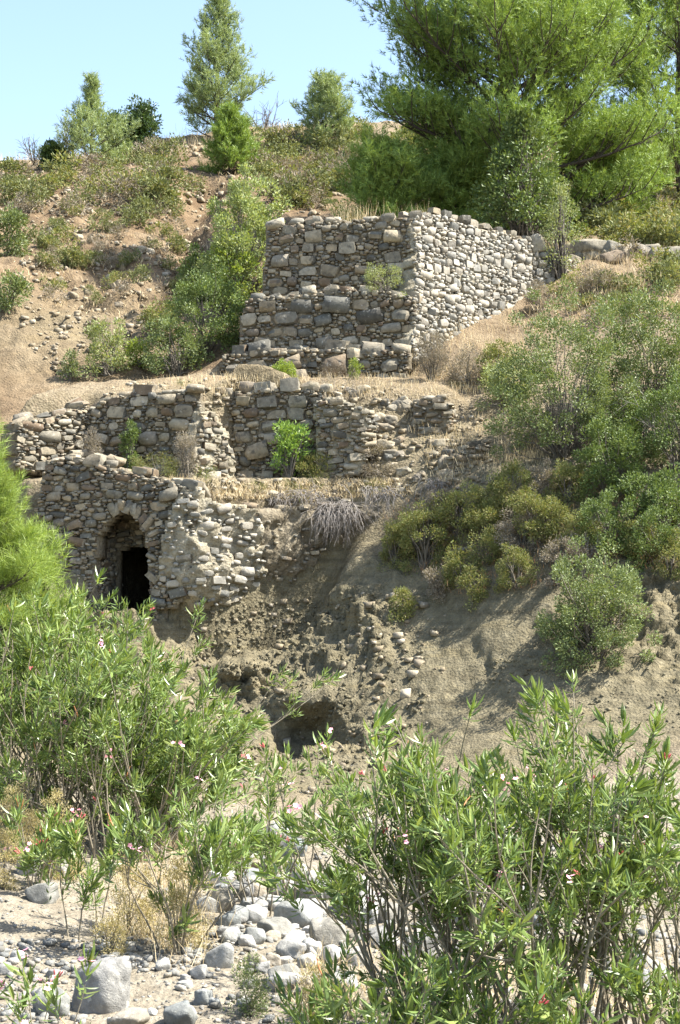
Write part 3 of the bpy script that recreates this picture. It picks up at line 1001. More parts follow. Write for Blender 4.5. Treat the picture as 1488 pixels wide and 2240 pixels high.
pier('narrow upright pier of flat stacked stones above the rubble slope', [XY(895, 28.9), XY(985, 28.7), XY(1005, 29.1)],
     [(898, 985), (900, 880), (930, 866), (975, 868), (996, 890), (998, 940), (990, 1000)], 91, S_PIER,
     rows=[([(900, 878), (975, 870)], (0.18, 0.3), (0.4, 0.6))])
pier('tumbled low corner of stacked stones at the top of the scrub slope', [XY(965, 27.9), XY(1040, 27.75), XY(1085, 28.1)],
     [(975, 1050), (975, 1000), (1000, 985), (1040, 975), (1075, 975), (1082, 1010), (1070, 1050), (1030, 1070)], 101, S_PIER,
     rows=[([(985, 992), (1070, 980)], (0.22, 0.36), (0.5, 0.7))])
# ------------------------------------------------------------------ plant materials
def leaf_mat(name, cols, trans=0.3, rough=0.5, spec=0.35, tcol=(1.25, 1.2, 0.55), patch=0.35, gain=1.45):
    m = Mat(name, rough, spec)
    r = m.rnd()
    base = m.ramp(r, [(k / max(1, len(cols) - 1), tuple(x * gain for x in c)) for k, c in enumerate(cols)])
    n = m.noise(1.6, 3, 0.6)
    base = m.mix(patch, base, m.ramp(n, [(0.35, g(0.55)), (0.5, g(1.0)), (0.66, g(1.35))]), 'MULTIPLY')
    m.color(base)
    t = m.n('ShaderNodeBsdfTranslucent')
    m.l(m.mix(1.0, base, tcol, 'MULTIPLY'), t.inputs[0])
    mx = m.n('ShaderNodeMixShader')
    mx.inputs[0].default_value = trans
    m.l(m.b.outputs[0], mx.inputs[1])
    m.l(t.outputs[0], mx.inputs[2])
    m.l(mx.outputs[0], m.out.inputs[0])
    return m.m
PINE = leaf_mat('pine_needles', [(0.10, 0.155, 0.036), (0.15, 0.215, 0.05), (0.20, 0.26, 0.066)], 0.25, 0.55, 0.3, patch=0.3)
PINE_PALE = leaf_mat('ridge_pine_needles', [(0.14, 0.185, 0.085), (0.19, 0.24, 0.11), (0.25, 0.285, 0.14)], 0.25, 0.55, 0.3, patch=0.15)
PINE_YOUNG = leaf_mat('young_pine_needles', [(0.12, 0.175, 0.04), (0.165, 0.225, 0.05), (0.22, 0.265, 0.075)], 0.32, 0.5, 0.3)
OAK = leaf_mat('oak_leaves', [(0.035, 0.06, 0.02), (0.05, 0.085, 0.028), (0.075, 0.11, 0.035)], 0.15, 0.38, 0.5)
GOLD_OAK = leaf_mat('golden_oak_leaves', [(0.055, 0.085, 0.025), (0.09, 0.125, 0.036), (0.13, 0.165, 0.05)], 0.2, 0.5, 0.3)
SCRUB_OAK = leaf_mat('scrub_oak_leaves', [(0.075, 0.10, 0.037), (0.115, 0.147, 0.054), (0.165, 0.19, 0.08)], 0.22, 0.5, 0.3)
PALE_SHRUB = leaf_mat('pale_shrub_leaves', [(0.12, 0.145, 0.058), (0.175, 0.205, 0.08), (0.24, 0.255, 0.115)], 0.28, 0.5, 0.35)
ROUND_SHRUB = leaf_mat('round_shrub_leaves', [(0.145, 0.18, 0.07), (0.20, 0.24, 0.092), (0.27, 0.29, 0.13)], 0.28, 0.5, 0.3)
BRIGHT_SHRUB = leaf_mat('bright_shrub_leaves', [(0.11, 0.155, 0.03), (0.16, 0.21, 0.042), (0.22, 0.255, 0.06)], 0.3, 0.5, 0.35)
MAQUIS = leaf_mat('low_scrub_leaves', [(0.095, 0.115, 0.04), (0.145, 0.16, 0.055), (0.21, 0.185, 0.085)], 0.25, 0.6, 0.2)
OLIVE_DWARF = leaf_mat('dwarf_shrub_leaves', [(0.085, 0.10, 0.045), (0.125, 0.14, 0.06), (0.17, 0.175, 0.08)], 0.2, 0.65, 0.15)
GREY_DWARF = leaf_mat('dry_shrub_leaves', [(0.13, 0.11, 0.085), (0.19, 0.165, 0.13), (0.25, 0.215, 0.165)], 0.15, 0.7, 0.1)
OLEANDER = leaf_mat('oleander_leaves', [(0.08, 0.125, 0.032), (0.115, 0.17, 0.045), (0.155, 0.215, 0.058), (0.22, 0.265, 0.08)], 0.28, 0.38, 0.5, gain=1.2)
FIG = leaf_mat('fig_leaves', [(0.10, 0.17, 0.04), (0.15, 0.23, 0.05), (0.19, 0.27, 0.06)], 0.3, 0.45, 0.4)
STRAW = leaf_mat('dry_grass', [(0.38, 0.29, 0.16), (0.50, 0.41, 0.25), (0.60, 0.51, 0.34)], 0.25, 0.7, 0.15, (1.1, 1.0, 0.8))
def wood_mat(name, c1, c2, rough=0.9):
    m = Mat(name, rough, 0.15)
    n = m.noise(30, 4, 0.6)
    m.color(m.ramp(n, [(0.3, c1), (0.7, c2)]))
    m.bump(m.noise(60, 4, 0.6), 0.6, 0.01)
    return m.m
BARK = wood_mat('pine_bark', (0.05, 0.04, 0.033), (0.10, 0.083, 0.07))
TWIG = wood_mat('grey_twig', (0.11, 0.095, 0.075), (0.20, 0.18, 0.15))
DEADWOOD = wood_mat('bleached_twig', (0.17, 0.15, 0.13), (0.31, 0.285, 0.26))
OLSTEM = wood_mat('oleander_stem', (0.17, 0.145, 0.10), (0.30, 0.265, 0.20))
def plain(name, cols, rough=0.6, trans=0.25): return leaf_mat(name, cols, trans, rough, 0.3, (1, 0.9, 0.9), 0.1)
PETAL = plain('pink_petals', [(0.75, 0.28, 0.38), (0.85, 0.42, 0.50), (0.85, 0.55, 0.60)])
BUD = plain('red_buds', [(0.40, 0.07, 0.08), (0.50, 0.16, 0.15)])
POD = plain('seed_pods', [(0.45, 0.20, 0.09), (0.55, 0.27, 0.13)])
TERRA = Mat('terracotta', 0.9, 0.15)
TERRA.color(TERRA.ramp(TERRA.noise(12, 4), [(0.3, (0.36, 0.15, 0.09)), (0.7, (0.50, 0.25, 0.16))])); TERRA = TERRA.m

# ------------------------------------------------------------------ plant pieces
def T3(rows): return np.array(rows, float)
LEAF_V = T3([[0, 0, 0], [0.5, 0.45, 0.12], [0, 1, 0], [-0.5, 0.45, 0.12]])
LEAF_F = np.array([[0, 1, 2], [0, 2, 3]])
LANCE_V = T3([[0, 0, 0], [-0.5, 0.32, 0.10], [0, 0.32, 0], [0.5, 0.32, 0.10], [-0.42, 0.68, 0.07], [0, 0.68, -0.03], [0.42, 0.68, 0.07], [0, 1, -0.10]])
LANCE_F = np.array([[0, 2, 1], [0, 3, 2], [1, 2, 5], [1, 5, 4], [2, 3, 6], [2, 6, 5], [4, 5, 7], [5, 6, 7]])

def tuft_template(rng, n=22, ln=0.55, wd=0.04, spread=0.9):
    t = rng.uniform(0.05, 1, n)
    a = rng.uniform(0, 2 * math.pi, n)
    out = np.stack([np.cos(a), np.zeros(n), np.sin(a)], 1)
    d = unit(out * spread * rng.uniform(0.5, 1.1, (n, 1)) + np.array([0, 1, 0]) * rng.uniform(0.5, 1.1, (n, 1)))
    b = np.stack([np.zeros(n), t, np.zeros(n)], 1)
    s = unit(np.cross(d, rng.normal(size=(n, 3)))) * wd
    tip = b + d * ln * rng.uniform(0.7, 1.15, (n, 1))
    v = np.stack([b - s, b + s, tip], 1).reshape(-1, 3)
    return v, np.arange(n * 3).reshape(-1, 3)

def curve_pts(p0, d0, length, bend, n, rng, wob=0.05):
    """polyline leaving p0 along d0, drifting towards 'bend'"""
    p = np.array(p0, float); d = unit(np.array(d0, float)); o = [p.copy()]
    for k in range(n):
        d = unit(d + np.array(bend) / n + rng.normal(0, wob, 3))
        p = p + d * length / n
        o.append(p.copy())
    return np.array(o)

def pine(name, label, base, height, radius, seed, mat, n_limb=46, sub=9, tuf=7, needles=20, crown0=0.18, tuft=0.26, shape='cone', group=None, lean=(0, 0), wd=0.035, trunk_r=None, bark=None, fill=1.0, pad=0.2):
    rng = np.random.default_rng(seed)
    root = thing(name, label, 'tree', base, group)
    tr = trunk_r or height * 0.02
    th = np.linspace(0, 1, 12)
    tp = np.stack([lean[0] * th ** 1.3 * height + np.sin(th * 5 + seed) * height * 0.008, lean[1] * th * height, th * height - 0.3 * (th == 0)], 1)
    limbs, subs = [], []
    tpos, tdir = [], []
    for k in range(n_limb):
        f = crown0 + (1 - crown0) * (k + rng.uniform(0, 1)) / n_limb
        f = min(f, 0.985)
        g_ = (f - crown0) / (1 - crown0)
        if shape == 'cone': R = radius * (1 - g_) ** 0.85 * (0.65 + 0.35 * min(1, g_ * 6)) + radius * 0.05
        elif shape == 'broad': R = radius * math.sqrt(max(0.02, 1 - (max(0, g_ - 0.35) / 0.68) ** 2)) * (0.8 + 0.2 * min(1, g_ * 4))
        else: R = radius * max(0.0, 1 - g_ * 1.45) ** 1.1 + radius * 0.11 * (1 - g_) + 0.03
        R *= rng.uniform(0.6, 1.12) if fill == 1.0 else rng.uniform(0.62, 1.0)
        az = k * 2.399 + rng.normal(0, 0.35)
        p0 = np.array([np.interp(f, th, tp[:, i]) for i in range(3)])
        el = 0.15 + 0.75 * g_ + rng.normal(0, 0.12)
        d0 = np.array([math.cos(az) * math.cos(el), math.sin(az) * math.cos(el), math.sin(el)])
        pts = curve_pts(p0, d0, R, (0, 0, 0.35), 6, rng, 0.06)
        r0 = max(0.012, tr * 0.42 * (1 - 0.75 * f))
        limbs.append((pts, np.linspace(r0, 0.008, 7)))
        ns = max(3, int(sub * R / radius + 2))
        for s in range(ns):
            t0 = 0.28 if fill == 1.0 else 0.28
            t = t0 + (1 - t0) * (s + rng.uniform(0.1, 0.9)) / ns if s < ns - 1 else 1.0
            q = np.array([np.interp(t * 6, np.arange(7), pts[:, i]) for i in range(3)])
            dl = unit(pts[min(6, int(t * 6) + 1) if t < 1 else 6] - pts[max(0, int(t * 6) - 1)])
            side = unit(np.cross(dl, [0, 0, 1.0])) * (1 if s % 2 else -1)
            ds = unit(dl * 0.8 + side * rng.uniform(0.3, 1.0) * (t < 1) + np.array([0, 0, rng.uniform(0.0, 0.7)]))
            Ls = max(0.25, R * fill * rng.uniform(0.2, 0.36) * (1.25 - 0.7 * t))
            sp = curve_pts(q, ds, Ls, (0, 0, 0.5), 3, rng, 0.1)
            subs.append((sp, np.linspace(0.014, 0.005, 4) * height / 8))
            m = max(4, int(tuf * (0.6 + Ls)))
            rp = pad * rng.uniform(0.7, 1.3) * (1.0 if shape == 'broad' else min(1.0, 0.3 + 0.8 * R / radius))
            off = unit(rng.normal(size=(m, 3)) + np.array([0, 0, 0.35])) * rng.uniform(0.35, 1.0, (m, 1)) * np.array([1, 1, 0.62])
            tt = rng.uniform(0.45, 1.05, m)
            pp = sp[0] + (sp[-1] - sp[0]) * tt[:, None] + off * rp
            tpos.append(pp)
            tdir.append(off * 1.0 + unit(ds[None]) * 0.35 + np.array([0, 0, 0.55]) + rng.normal(0, 0.3, (m, 3)))
    trunk_me = mesh_data('trunk', *tubes([(tp, np.interp(th, [0, 0.06, 1], [tr * 1.25, tr, 0.01]))], 9), bark or BARK)
    tk = obj('trunk', trunk_me, root)
    obj('branches', mesh_data('branches', *tubes(limbs + subs, 4), bark or BARK), tk)
    tpos = np.concatenate(tpos); tdir = np.concatenate(tdir)
    parts = []
    var = rng.integers(5, size=len(tpos))
    for k in range(5):
        tv, tf = tuft_template(rng, needles, 0.62, wd)
        e = var == k
        parts.append(bake(tv, tf, frames(tdir[e], rng, tuft * rng.uniform(0.75, 1.25, e.sum())), tpos[e]))
    v, f = join(parts)
    obj('crown', mesh_data('crown', v, f, mat, False), root)
    return root

def bush_arrays(seed, rx, ry, h, nclump, per, leaf, wid, clump, stems=7, low=0.12, form='round', up=0.4, tube_sides=4, twig_r=0.012, inner=0.55):
    """leaf faces and twigs of a shrub about its base point"""
    rng = np.random.default_rng(seed)
    d = unit(rng.normal(size=(nclump, 3)))
    rr = rng.uniform(inner, 1.0, (len(d), 1)) * (1 + 0.25 * fbm(d * 2.2 + seed, 2, seed)[:, None])
    hz = np.where(d[:, 2] < 0, (1 + 0.15 * d[:, 2]) / np.sqrt(np.maximum(1 - d[:, 2] ** 2, 0.15)), 1.0)
    c = d * rr * np.stack([hz, hz, np.ones(len(d))], 1)
    c[:, 2] = np.clip(c[:, 2], -1, 1.2)
    if form == 'cone':
        zz = rng.uniform(0, 1, len(d)) ** 1.3
        az = rng.uniform(0, 2 * math.pi, len(d)); r = (1 - zz) ** 0.7 * rng.uniform(0.15, 1, len(d)) ** 0.5
        c = np.stack([np.cos(az) * r, np.sin(az) * r, zz * 2 - 1], 1)
    ctr = np.stack([c[:, 0] * rx, c[:, 1] * ry, h * (low + (1 - low) * (c[:, 2] * 0.62 + 0.38))], 1)
    if form == 'cone': ctr[:, 2] = h * (low + (1 - low) * zz)
    mid = np.array([0, 0, h * 0.45])
    n = len(ctr) * per
    k = np.repeat(np.arange(len(ctr)), per)
    cs = clump * rng.uniform(0.6, 1.25, len(ctr))
    off = rng.normal(size=(n, 3)) * np.array([1, 1, 0.8])
    off = unit(off) * rng.uniform(0.15, 1.0, (n, 1)) ** 0.6 * cs[k][:, None]
    pos = ctr[k] + off
    pos[:, 2] = np.maximum(pos[:, 2], -0.35 * h)
    dirs = unit(unit(off) * 0.8 + unit(pos - mid) * 0.5 + rng.normal(0, 0.55, (n, 3)) + np.array([0, 0, up]))
    s = leaf * rng.uniform(0.65, 1.25, n)
    M = frames(dirs, rng, np.stack([s * wid, s, s], 1))
    lv, lf = bake(LEAF_V, LEAF_F, M, pos)
    lines = []
    sb = rng.normal(0, 0.10, (stems, 3)) * np.array([rx, ry, 0])
    for j in range(0, len(ctr), 2):
        b = sb[rng.integers(stems)]
        p1 = b * 0.6 + ctr[j] * np.array([0.35, 0.35, 0.5]) + rng.normal(0, 0.05, 3) * rx
        p2 = ctr[j] * 0.75 + b * 0.1 + rng.normal(0, 0.03, 3) * rx
        lines.append((np.array([b - [0, 0, 0.08], p1, p2, ctr[j] + rng.normal(0, 0.3, 3) * cs[j]]), np.array([twig_r * 1.6, twig_r, twig_r * 0.6, twig_r * 0.3])))
    return (lv, lf), tubes(lines, tube_sides)

def shrub(name, label, base, rx, ry, h, seed, mat, cat='shrub', group=None, wood=None, trunk=None, **kw):
    (lv, lf), (tv, tf) = bush_arrays(seed, rx, ry, h, **kw)
    root = thing(name, label, cat, base, group)
    obj('crown' if trunk else 'foliage', mesh_data('crown', lv, lf, mat, False), root)
    if trunk:
        obj('branches', mesh_data('branches', tv, tf, wood or TWIG), root)
        pts = np.array([[0, 0, -0.15], [0.02 * h, 0, h * 0.25], [-0.01 * h, 0.01, h * 0.5], [0.0, 0, h * 0.85]])
        obj('trunk', mesh_data('trunk', *tubes([(pts, np.array([trunk, trunk * 0.85, trunk * 0.6, trunk * 0.15]))], 7), BARK), root)
    else:
        obj('twigs', mesh_data('twigs', tv, tf, wood or TWIG), root)
    return root

def pxm(d): return FPX / d                 # photograph pixels to the metre at distance d

def shrub_px(name, label, px, top, base_py, wpx, seed, mat, d=None, dens=1.0, leaf=0.05, wid=0.55, clump=0.16, deep=0.9, sink=0.0, lai=2.6, **kw):
    """a shrub whose outline spans wpx pixels and reaches from base_py to top"""
    if d is None:
        b = hit(px, base_py)
        d = b[1]
    else:
        b = gnd(px, d)
    b = np.array(b); b[2] -= sink
    w = wpx / pxm(d)
    h = max(0.25, zat(top, d) - b[2])
    rx = max(0.12, w / 2 - clump * 0.7)
    ncl = kw.pop('nclump', None) or int(min(420, 8 + 1.7 * rx * max(h, 0.3) / clump ** 2))
    kw.pop('per', None)
    per = int(max(14, min(140, dens * lai * 2 * rx * h / (leaf * leaf * wid * 0.5) / ncl)))
    return shrub(name, label, b, rx, rx * deep, h - clump * 0.5, seed, mat, nclump=ncl, per=per, leaf=leaf, wid=wid, clump=clump, **kw)

# ------------------------------------------------------------------ trees
def tree_base(px, d, sink=0.05):
    b = gnd(px, d); b[2] -= sink
    return b
b = tree_base(1112, 41.5)
pine('big_pine', 'large bright green pine with spreading limbs rising behind the stone tower', b, 11.5, 4.9, 7, PINE, n_limb=125, sub=15, tuf=16, needles=13, crown0=0.04, tuft=0.25, shape='broad', wd=0.042, trunk_r=0.26, fill=1.35, pad=0.47)
b = tree_base(1420, 52)
pine('tall_pine', 'tall dark trunked pine with open crown on the slope behind the large pine', b, 11.0, 3.0, 8, PINE_PALE, n_limb=60, sub=11, tuf=10, needles=14, wd=0.04, crown0=0.28, tuft=0.27, shape='broad', lean=(-0.03, 0), trunk_r=0.22, pad=0.35)
b = tree_base(1500, 46)
pine('slope_pine', 'green pine with long low boughs at the edge of the right hand scrub slope'.replace(' right hand', ''), b, 7.5, 3.4, 9, PINE, n_limb=56, sub=13, tuf=12, needles=15, crown0=0.02, tuft=0.25, shape='broad', pad=0.38, wd=0.038)
b = tree_base(850, 39.5)
pine('young_pine', 'bushy bright green pine spreading just behind the tower top', b, zat(312, 39.5) - b[2] - 0.75, 1.35, 16, PINE, n_limb=50, sub=11, tuf=11, needles=16, crown0=0.0, tuft=0.24, shape='broad', wd=0.036, pad=0.3)
b = tree_base(1000, 40.5)
pine('young_pine', 'low bushy pine under the boughs of the large pine', b, zat(320, 40.5) - b[2] - 0.7, 1.2, 17, PINE, n_limb=44, sub=10, tuf=10, needles=16, crown0=0.0, tuft=0.24, shape='broad', wd=0.036, pad=0.3)
b = tree_base(1330, 43)
pine('young_pine', 'low green pine on the slope past the dark oak', b, zat(330, 43) - b[2], 1.8, 18, PINE, n_limb=50, sub=10, tuf=10, needles=16, crown0=0.0, tuft=0.24, shape='broad', wd=0.036, pad=0.32)
b = tree_base(472, 59.5)
pine('ridge_pine', 'tall conical pale green pine standing on the ridge against the sky', b, zat(8, 59.5) - b[2], 2.45, 10, PINE_PALE, n_limb=72, sub=9, tuf=8, needles=16, crown0=0.03, tuft=0.27, shape='cone', wd=0.042, pad=0.22)
b = tree_base(192, 55)
pine('ridge_pine', 'small pine with a thin bare leader above a bushy skirt near the dark oaks', b, zat(185, 55) - b[2], 1.9, 11, PINE_PALE, n_limb=60, sub=8, tuf=7, needles=16, crown0=0.0, tuft=0.25, shape='spire', wd=0.042, pad=0.2)
b = tree_base(498, 53)
pine('young_pine', 'young yellow green pine just below the tall ridge pine', b, zat(258, 53) - b[2], 1.2, 12, PINE, n_limb=50, sub=8, tuf=8, needles=16, crown0=0.0, tuft=0.26, shape='cone', wd=0.042, pad=0.2)
b = tree_base(712, 58)
pine('young_pine', 'small pale pine alone on the grassy ridge crest', b, zat(200, 58) - b[2], 1.1, 13, PINE_PALE, n_limb=40, sub=8, tuf=6, needles=16, crown0=0.0, tuft=0.26, shape='broad', wd=0.042, pad=0.22)
b = tree_base(-60, 17.5, 0.0)
pine('young_pine', 'lush light green young pine beside the arched wall above the oleanders', b, zat(955, 17.5) - b[2], 0.9, 14, PINE_YOUNG, n_limb=44, sub=13, tuf=18, needles=22, crown0=0.5, tuft=0.19, shape='cone', wd=0.014, pad=0.14)
b = tree_base(95, 19.5, 0.0)
pine('young_pine', 'pine sapling poking out of the oleander thicket under the arched wall', b, zat(1228, 19.5) - b[2], 0.45, 15, PINE_YOUNG, n_limb=18, sub=6, tuf=9, needles=26, crown0=0.4, tuft=0.22, shape='cone', wd=0.016)

def oak_px(label, px, top, d, wpx, seed, mat=OAK, name='oak_tree', **kw):
    b = gnd(px, d); b[2] -= 0.05
    h = zat(top, d) - b[2]
    w = wpx / pxm(d)
    a = dict(nclump=int(90 * w * h / 4) + 40, per=70, leaf=0.11, wid=0.6, clump=0.30, low=0.10, inner=0.35, twig_r=0.015)
    a.update(kw)
    return shrub(name, label, b, w / 2 - 0.15, w / 2 - 0.15, h - 0.12, seed, mat, cat='tree', trunk=0.05 * h ** 0.7, **a)
oak_px('round dark green oak on the ridge', 302, 208, 58, 95, 20)
oak_px('smaller dark oak leaning against the round one on the ridge', 248, 228, 57.5, 70, 21)
oak_px('little dark oak beside the bare dead shrubs on the ridge', 108, 300, 55, 55, 22)
oak_px('dark glossy leaved oak tree right behind the tower flank', 1150, 240, 38, 290, 23, GOLD_OAK, nclump=210, per=55, leaf=0.10, clump=0.26, inner=0.25, form='cone', low=0.16)
oak_px('slender grey green sapling with a dark stem at the end of the tower wall', 1232, 388, 35.0, 150, 24, PALE_SHRUB, name='sapling', nclump=80, per=34, leaf=0.055, wid=0.5, clump=0.18, form='cone', low=0.12, inner=0.2)
oak_px('thin grey green sapling at the foot of the bare scree slope', 152, 762, 32.6, 80, 25, SCRUB_OAK, name='sapling', nclump=40, per=26, leaf=0.05, wid=0.55, clump=0.13, form='cone', low=0.05, inner=0.2)

# ------------------------------------------------------------------ shrubs one by one
shrub_px('pale_shrub', 'large rounded pale green shrub behind the tower shoulder', 528, 376, 520, 225, 30, ROUND_SHRUB, d=36.2, leaf=0.085, clump=0.24, dens=1.5, per=60)
shrub_px('pale_shrub', 'yellow green shrub growing at the foot of the large rounded shrub', 508, 495, 590, 110, 31, BRIGHT_SHRUB, d=35.6, leaf=0.08, clump=0.2, dens=1.3)
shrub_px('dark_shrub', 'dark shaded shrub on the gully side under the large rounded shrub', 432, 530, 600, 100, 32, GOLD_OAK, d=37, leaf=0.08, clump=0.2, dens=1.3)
shrub_px('scrub_oak', 'grey green scrub oak at the edge of the scree, upper of two', 15, 442, 560, 120, 33, SCRUB_OAK, d=42, leaf=0.09, clump=0.25, dens=1.4, per=60)
shrub_px('scrub_oak', 'grey green scrub oak at the edge of the scree, lower of two', 15, 592, 700, 120, 34, SCRUB_OAK, d=36, leaf=0.08, clump=0.22, dens=1.4, per=60)
shrub_px('bramble_shrub', 'wide leafy shrub with bare twigs beside the tower steps', 452, 580, 820, 230, 35, GOLD_OAK, d=33.2, leaf=0.06, clump=0.2, dens=1.0, per=60, twig_r=0.009)
shrub_px('bramble_shrub', 'leafy grey green shrub spreading below the wide twiggy one', 385, 670, 830, 180, 36, SCRUB_OAK, d=32.6, leaf=0.06, clump=0.18, dens=1.0, per=55)
shrub_px('bright_shrub', 'vivid lime green shrub among the grey green bushes', 300, 735, 815, 70, 37, BRIGHT_SHRUB, d=33.2, leaf=0.065, clump=0.15, dens=1.5)
shrub_px('bright_shrub', 'yellow green shrub at the upper edge of the bush thicket by the scree', 345, 655, 760, 110, 38, MAQUIS, d=35, leaf=0.065, clump=0.18, dens=1.3)
shrub_px('pale_shrub', 'soft pale green shrub overhanging the back of the ledge', 235, 690, 830, 140, 39, PALE_SHRUB, d=33.0, leaf=0.06, clump=0.17, dens=1.0)
# right hand thicket
shrub_px('scrub_oak', 'broad grey green scrub oak sprawling beside the tower ledge', 1235, 640, 1050, 400, 40, SCRUB_OAK, d=27.2, leaf=0.05, clump=0.2, dens=1.9, per=95, twig_r=0.009, inner=0.4)
shrub_px('scrub_oak', 'tall scrub oak with a dark hollow behind the broad one', 1430, 600, 1060, 360, 41, SCRUB_OAK, d=28.4, leaf=0.055, clump=0.22, dens=1.7, per=85, twig_r=0.009, inner=0.4)
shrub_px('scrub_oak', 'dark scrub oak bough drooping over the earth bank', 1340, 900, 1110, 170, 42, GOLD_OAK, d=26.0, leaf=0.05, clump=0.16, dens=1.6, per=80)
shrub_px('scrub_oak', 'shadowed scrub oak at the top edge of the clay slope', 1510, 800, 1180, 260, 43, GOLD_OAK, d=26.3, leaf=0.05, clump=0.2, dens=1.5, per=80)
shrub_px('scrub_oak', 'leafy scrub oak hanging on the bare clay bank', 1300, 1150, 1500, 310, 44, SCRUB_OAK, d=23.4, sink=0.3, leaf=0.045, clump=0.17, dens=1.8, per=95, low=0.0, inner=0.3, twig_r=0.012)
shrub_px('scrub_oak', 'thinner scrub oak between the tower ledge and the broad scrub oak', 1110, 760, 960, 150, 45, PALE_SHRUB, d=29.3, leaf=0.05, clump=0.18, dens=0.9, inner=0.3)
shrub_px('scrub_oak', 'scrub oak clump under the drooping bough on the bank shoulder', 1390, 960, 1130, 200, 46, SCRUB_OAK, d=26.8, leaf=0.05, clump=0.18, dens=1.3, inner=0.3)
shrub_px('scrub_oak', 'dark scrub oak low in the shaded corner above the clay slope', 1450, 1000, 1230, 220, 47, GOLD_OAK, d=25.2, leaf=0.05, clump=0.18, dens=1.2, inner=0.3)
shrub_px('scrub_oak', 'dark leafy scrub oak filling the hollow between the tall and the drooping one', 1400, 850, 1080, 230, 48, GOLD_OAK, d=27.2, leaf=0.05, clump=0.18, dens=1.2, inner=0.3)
# low scrub on the bank edge
low = [(930, 1085, 1235, 150, 'low yellow green scrub bush at the tip of the bank edge'),
       (1010, 1040, 1170, 150, 'olive green scrub bush beside the hanging dry brush'),
       (1120, 1010, 1120, 130, 'yellow green scrub bush under the tumbled stone corner'),
       (1170, 1060, 1190, 140, 'reddish olive scrub bush above the driftwood root'),
       (1240, 1000, 1100, 120, 'small scrub bush between the tumbled corner and the broad scrub oak'),
       (1000, 1190, 1280, 90, 'little green scrub tuft under the driftwood root'),
       (880, 1275, 1345, 70, 'solitary green tuft on the open clay slope'),
       (1330, 1070, 1190, 170, 'shaded green scrub bush on the bank behind the hanging scrub oak'),
       (1430, 1100, 1230, 140, 'dark green scrub bush at the lip of the clay bank')]
for k, (px, top, bs, w, lab) in enumerate(low):
    shrub_px('scrub_bush', lab, px, top, bs, w, 60 + k, MAQUIS if k not in (7, 8) else GOLD_OAK, leaf=0.04, clump=0.13, dens=1.7, per=70, wid=0.5, low=0.0)
rg = np.random.default_rng(640)
for k, (px, top, bs, w) in enumerate([(865, 1125, 1230, 90), (900, 1120, 1200, 110), (960, 1070, 1180, 120), (1060, 1080, 1170, 130), (1085, 1040, 1110, 110), (1140, 1110, 1200, 130), (1215, 1080, 1170, 120),
                                      (1270, 1110, 1200, 110), (1190, 1005, 1080, 90), (1070, 1150, 1230, 110), (1130, 1190, 1280, 120), (1230, 1170, 1260, 120), (1410, 1120, 1230, 120), (1465, 1150, 1250, 110), (960, 1220, 1300, 80), (1040, 1230, 1310, 90)]):
    shrub_px('scrub_bush', 'low olive and rust scrub matting the top of the clay bank', px, top, bs, w, 640 + k, (MAQUIS, MAQUIS, GREY_DWARF)[k % 3], leaf=0.035, clump=0.12, dens=1.2, wid=0.5, low=0.0, group='scrub matting the bank top')
shrub('thorn_bush', 'pale grey green thorn bush growing out of the tower ledge', P(842, 640, 31.95), 0.45, 0.3, 0.72, 71, PALE_SHRUB, nclump=50, per=50, leaf=0.035, wid=0.5, clump=0.12, low=0.05, twig_r=0.006)
shrub_px('scrub_bush', 'round lime green bush in front of the lowest tower step', 622, 785, 850, 75, 72, BRIGHT_SHRUB, d=30.6, leaf=0.04, clump=0.1, dens=1.8, per=60)
shrub_px('scrub_bush', 'small green sprig against the lowest tower step', 775, 780, 835, 32, 73, BRIGHT_SHRUB, d=30.9, leaf=0.04, clump=0.07, dens=1.2)
shrub_px('dry_bush', 'tall grey green dry bush at the foot of the tower corner', 945, 715, 835, 100, 74, GREY_DWARF, d=30.6, leaf=0.05, wid=0.2, clump=0.16, dens=1.6, per=60, up=1.2)
shrub_px('dry_bush', 'lilac grey dry bush beside the tower corner', 1020, 755, 835, 120, 75, GREY_DWARF, d=30.4, leaf=0.05, wid=0.2, clump=0.16, dens=1.6, per=60)
shrub_px('scrub_bush', 'yellowish bush below the sunlit tower flank', 1085, 735, 835, 110, 76, MAQUIS, d=30.2, leaf=0.045, clump=0.14, dens=1.4, per=60)
shrub_px('dry_bush', 'pale grey dry bush under the end of the tower flank', 1185, 610, 690, 70, 77, GREY_DWARF, d=33.2, leaf=0.05, wid=0.2, clump=0.15, dens=1.5, per=50)
shrub_px('dry_bush', 'brown dry bush beneath the fallen blocks', 1320, 590, 665, 130, 78, GREY_DWARF, d=33.5, leaf=0.06, wid=0.2, clump=0.16, dens=1.5, per=60)
shrub_px('fig_sapling', 'bright green leafy sapling growing in the recess of the room', 632, 895, 1050, 110, 79, FIG, d=28.45, leaf=0.085, wid=0.42, clump=0.13, dens=0.75, per=34, low=0.1, inner=0.2, up=0.8)
shrub_px('dry_bush', 'feathery straw green plant at the foot of the leafy sapling', 690, 985, 1060, 110, 80, MAQUIS, d=28.5, leaf=0.05, wid=0.2, clump=0.14, dens=1.1, per=40, up=1.2)
shrub_px('dry_bush', 'rust and straw coloured bush on the room floor edge', 820, 975, 1070, 110, 81, GREY_DWARF, d=28.6, leaf=0.035, clump=0.12, dens=1.8, per=60)
shrub_px('dry_bush', 'grey brown bush hanging over the broken room edge', 830, 1040, 1130, 100, 82, GREY_DWARF, d=28.38, leaf=0.04, wid=0.25, clump=0.13, dens=1.6, per=60, low=0.0)
shrub_px('wall_plant', 'dark green plant hanging on the shaded room wall', 283, 905, 1045, 50, 83, GOLD_OAK, d=28.55, leaf=0.04, clump=0.1, dens=1.5, per=60)
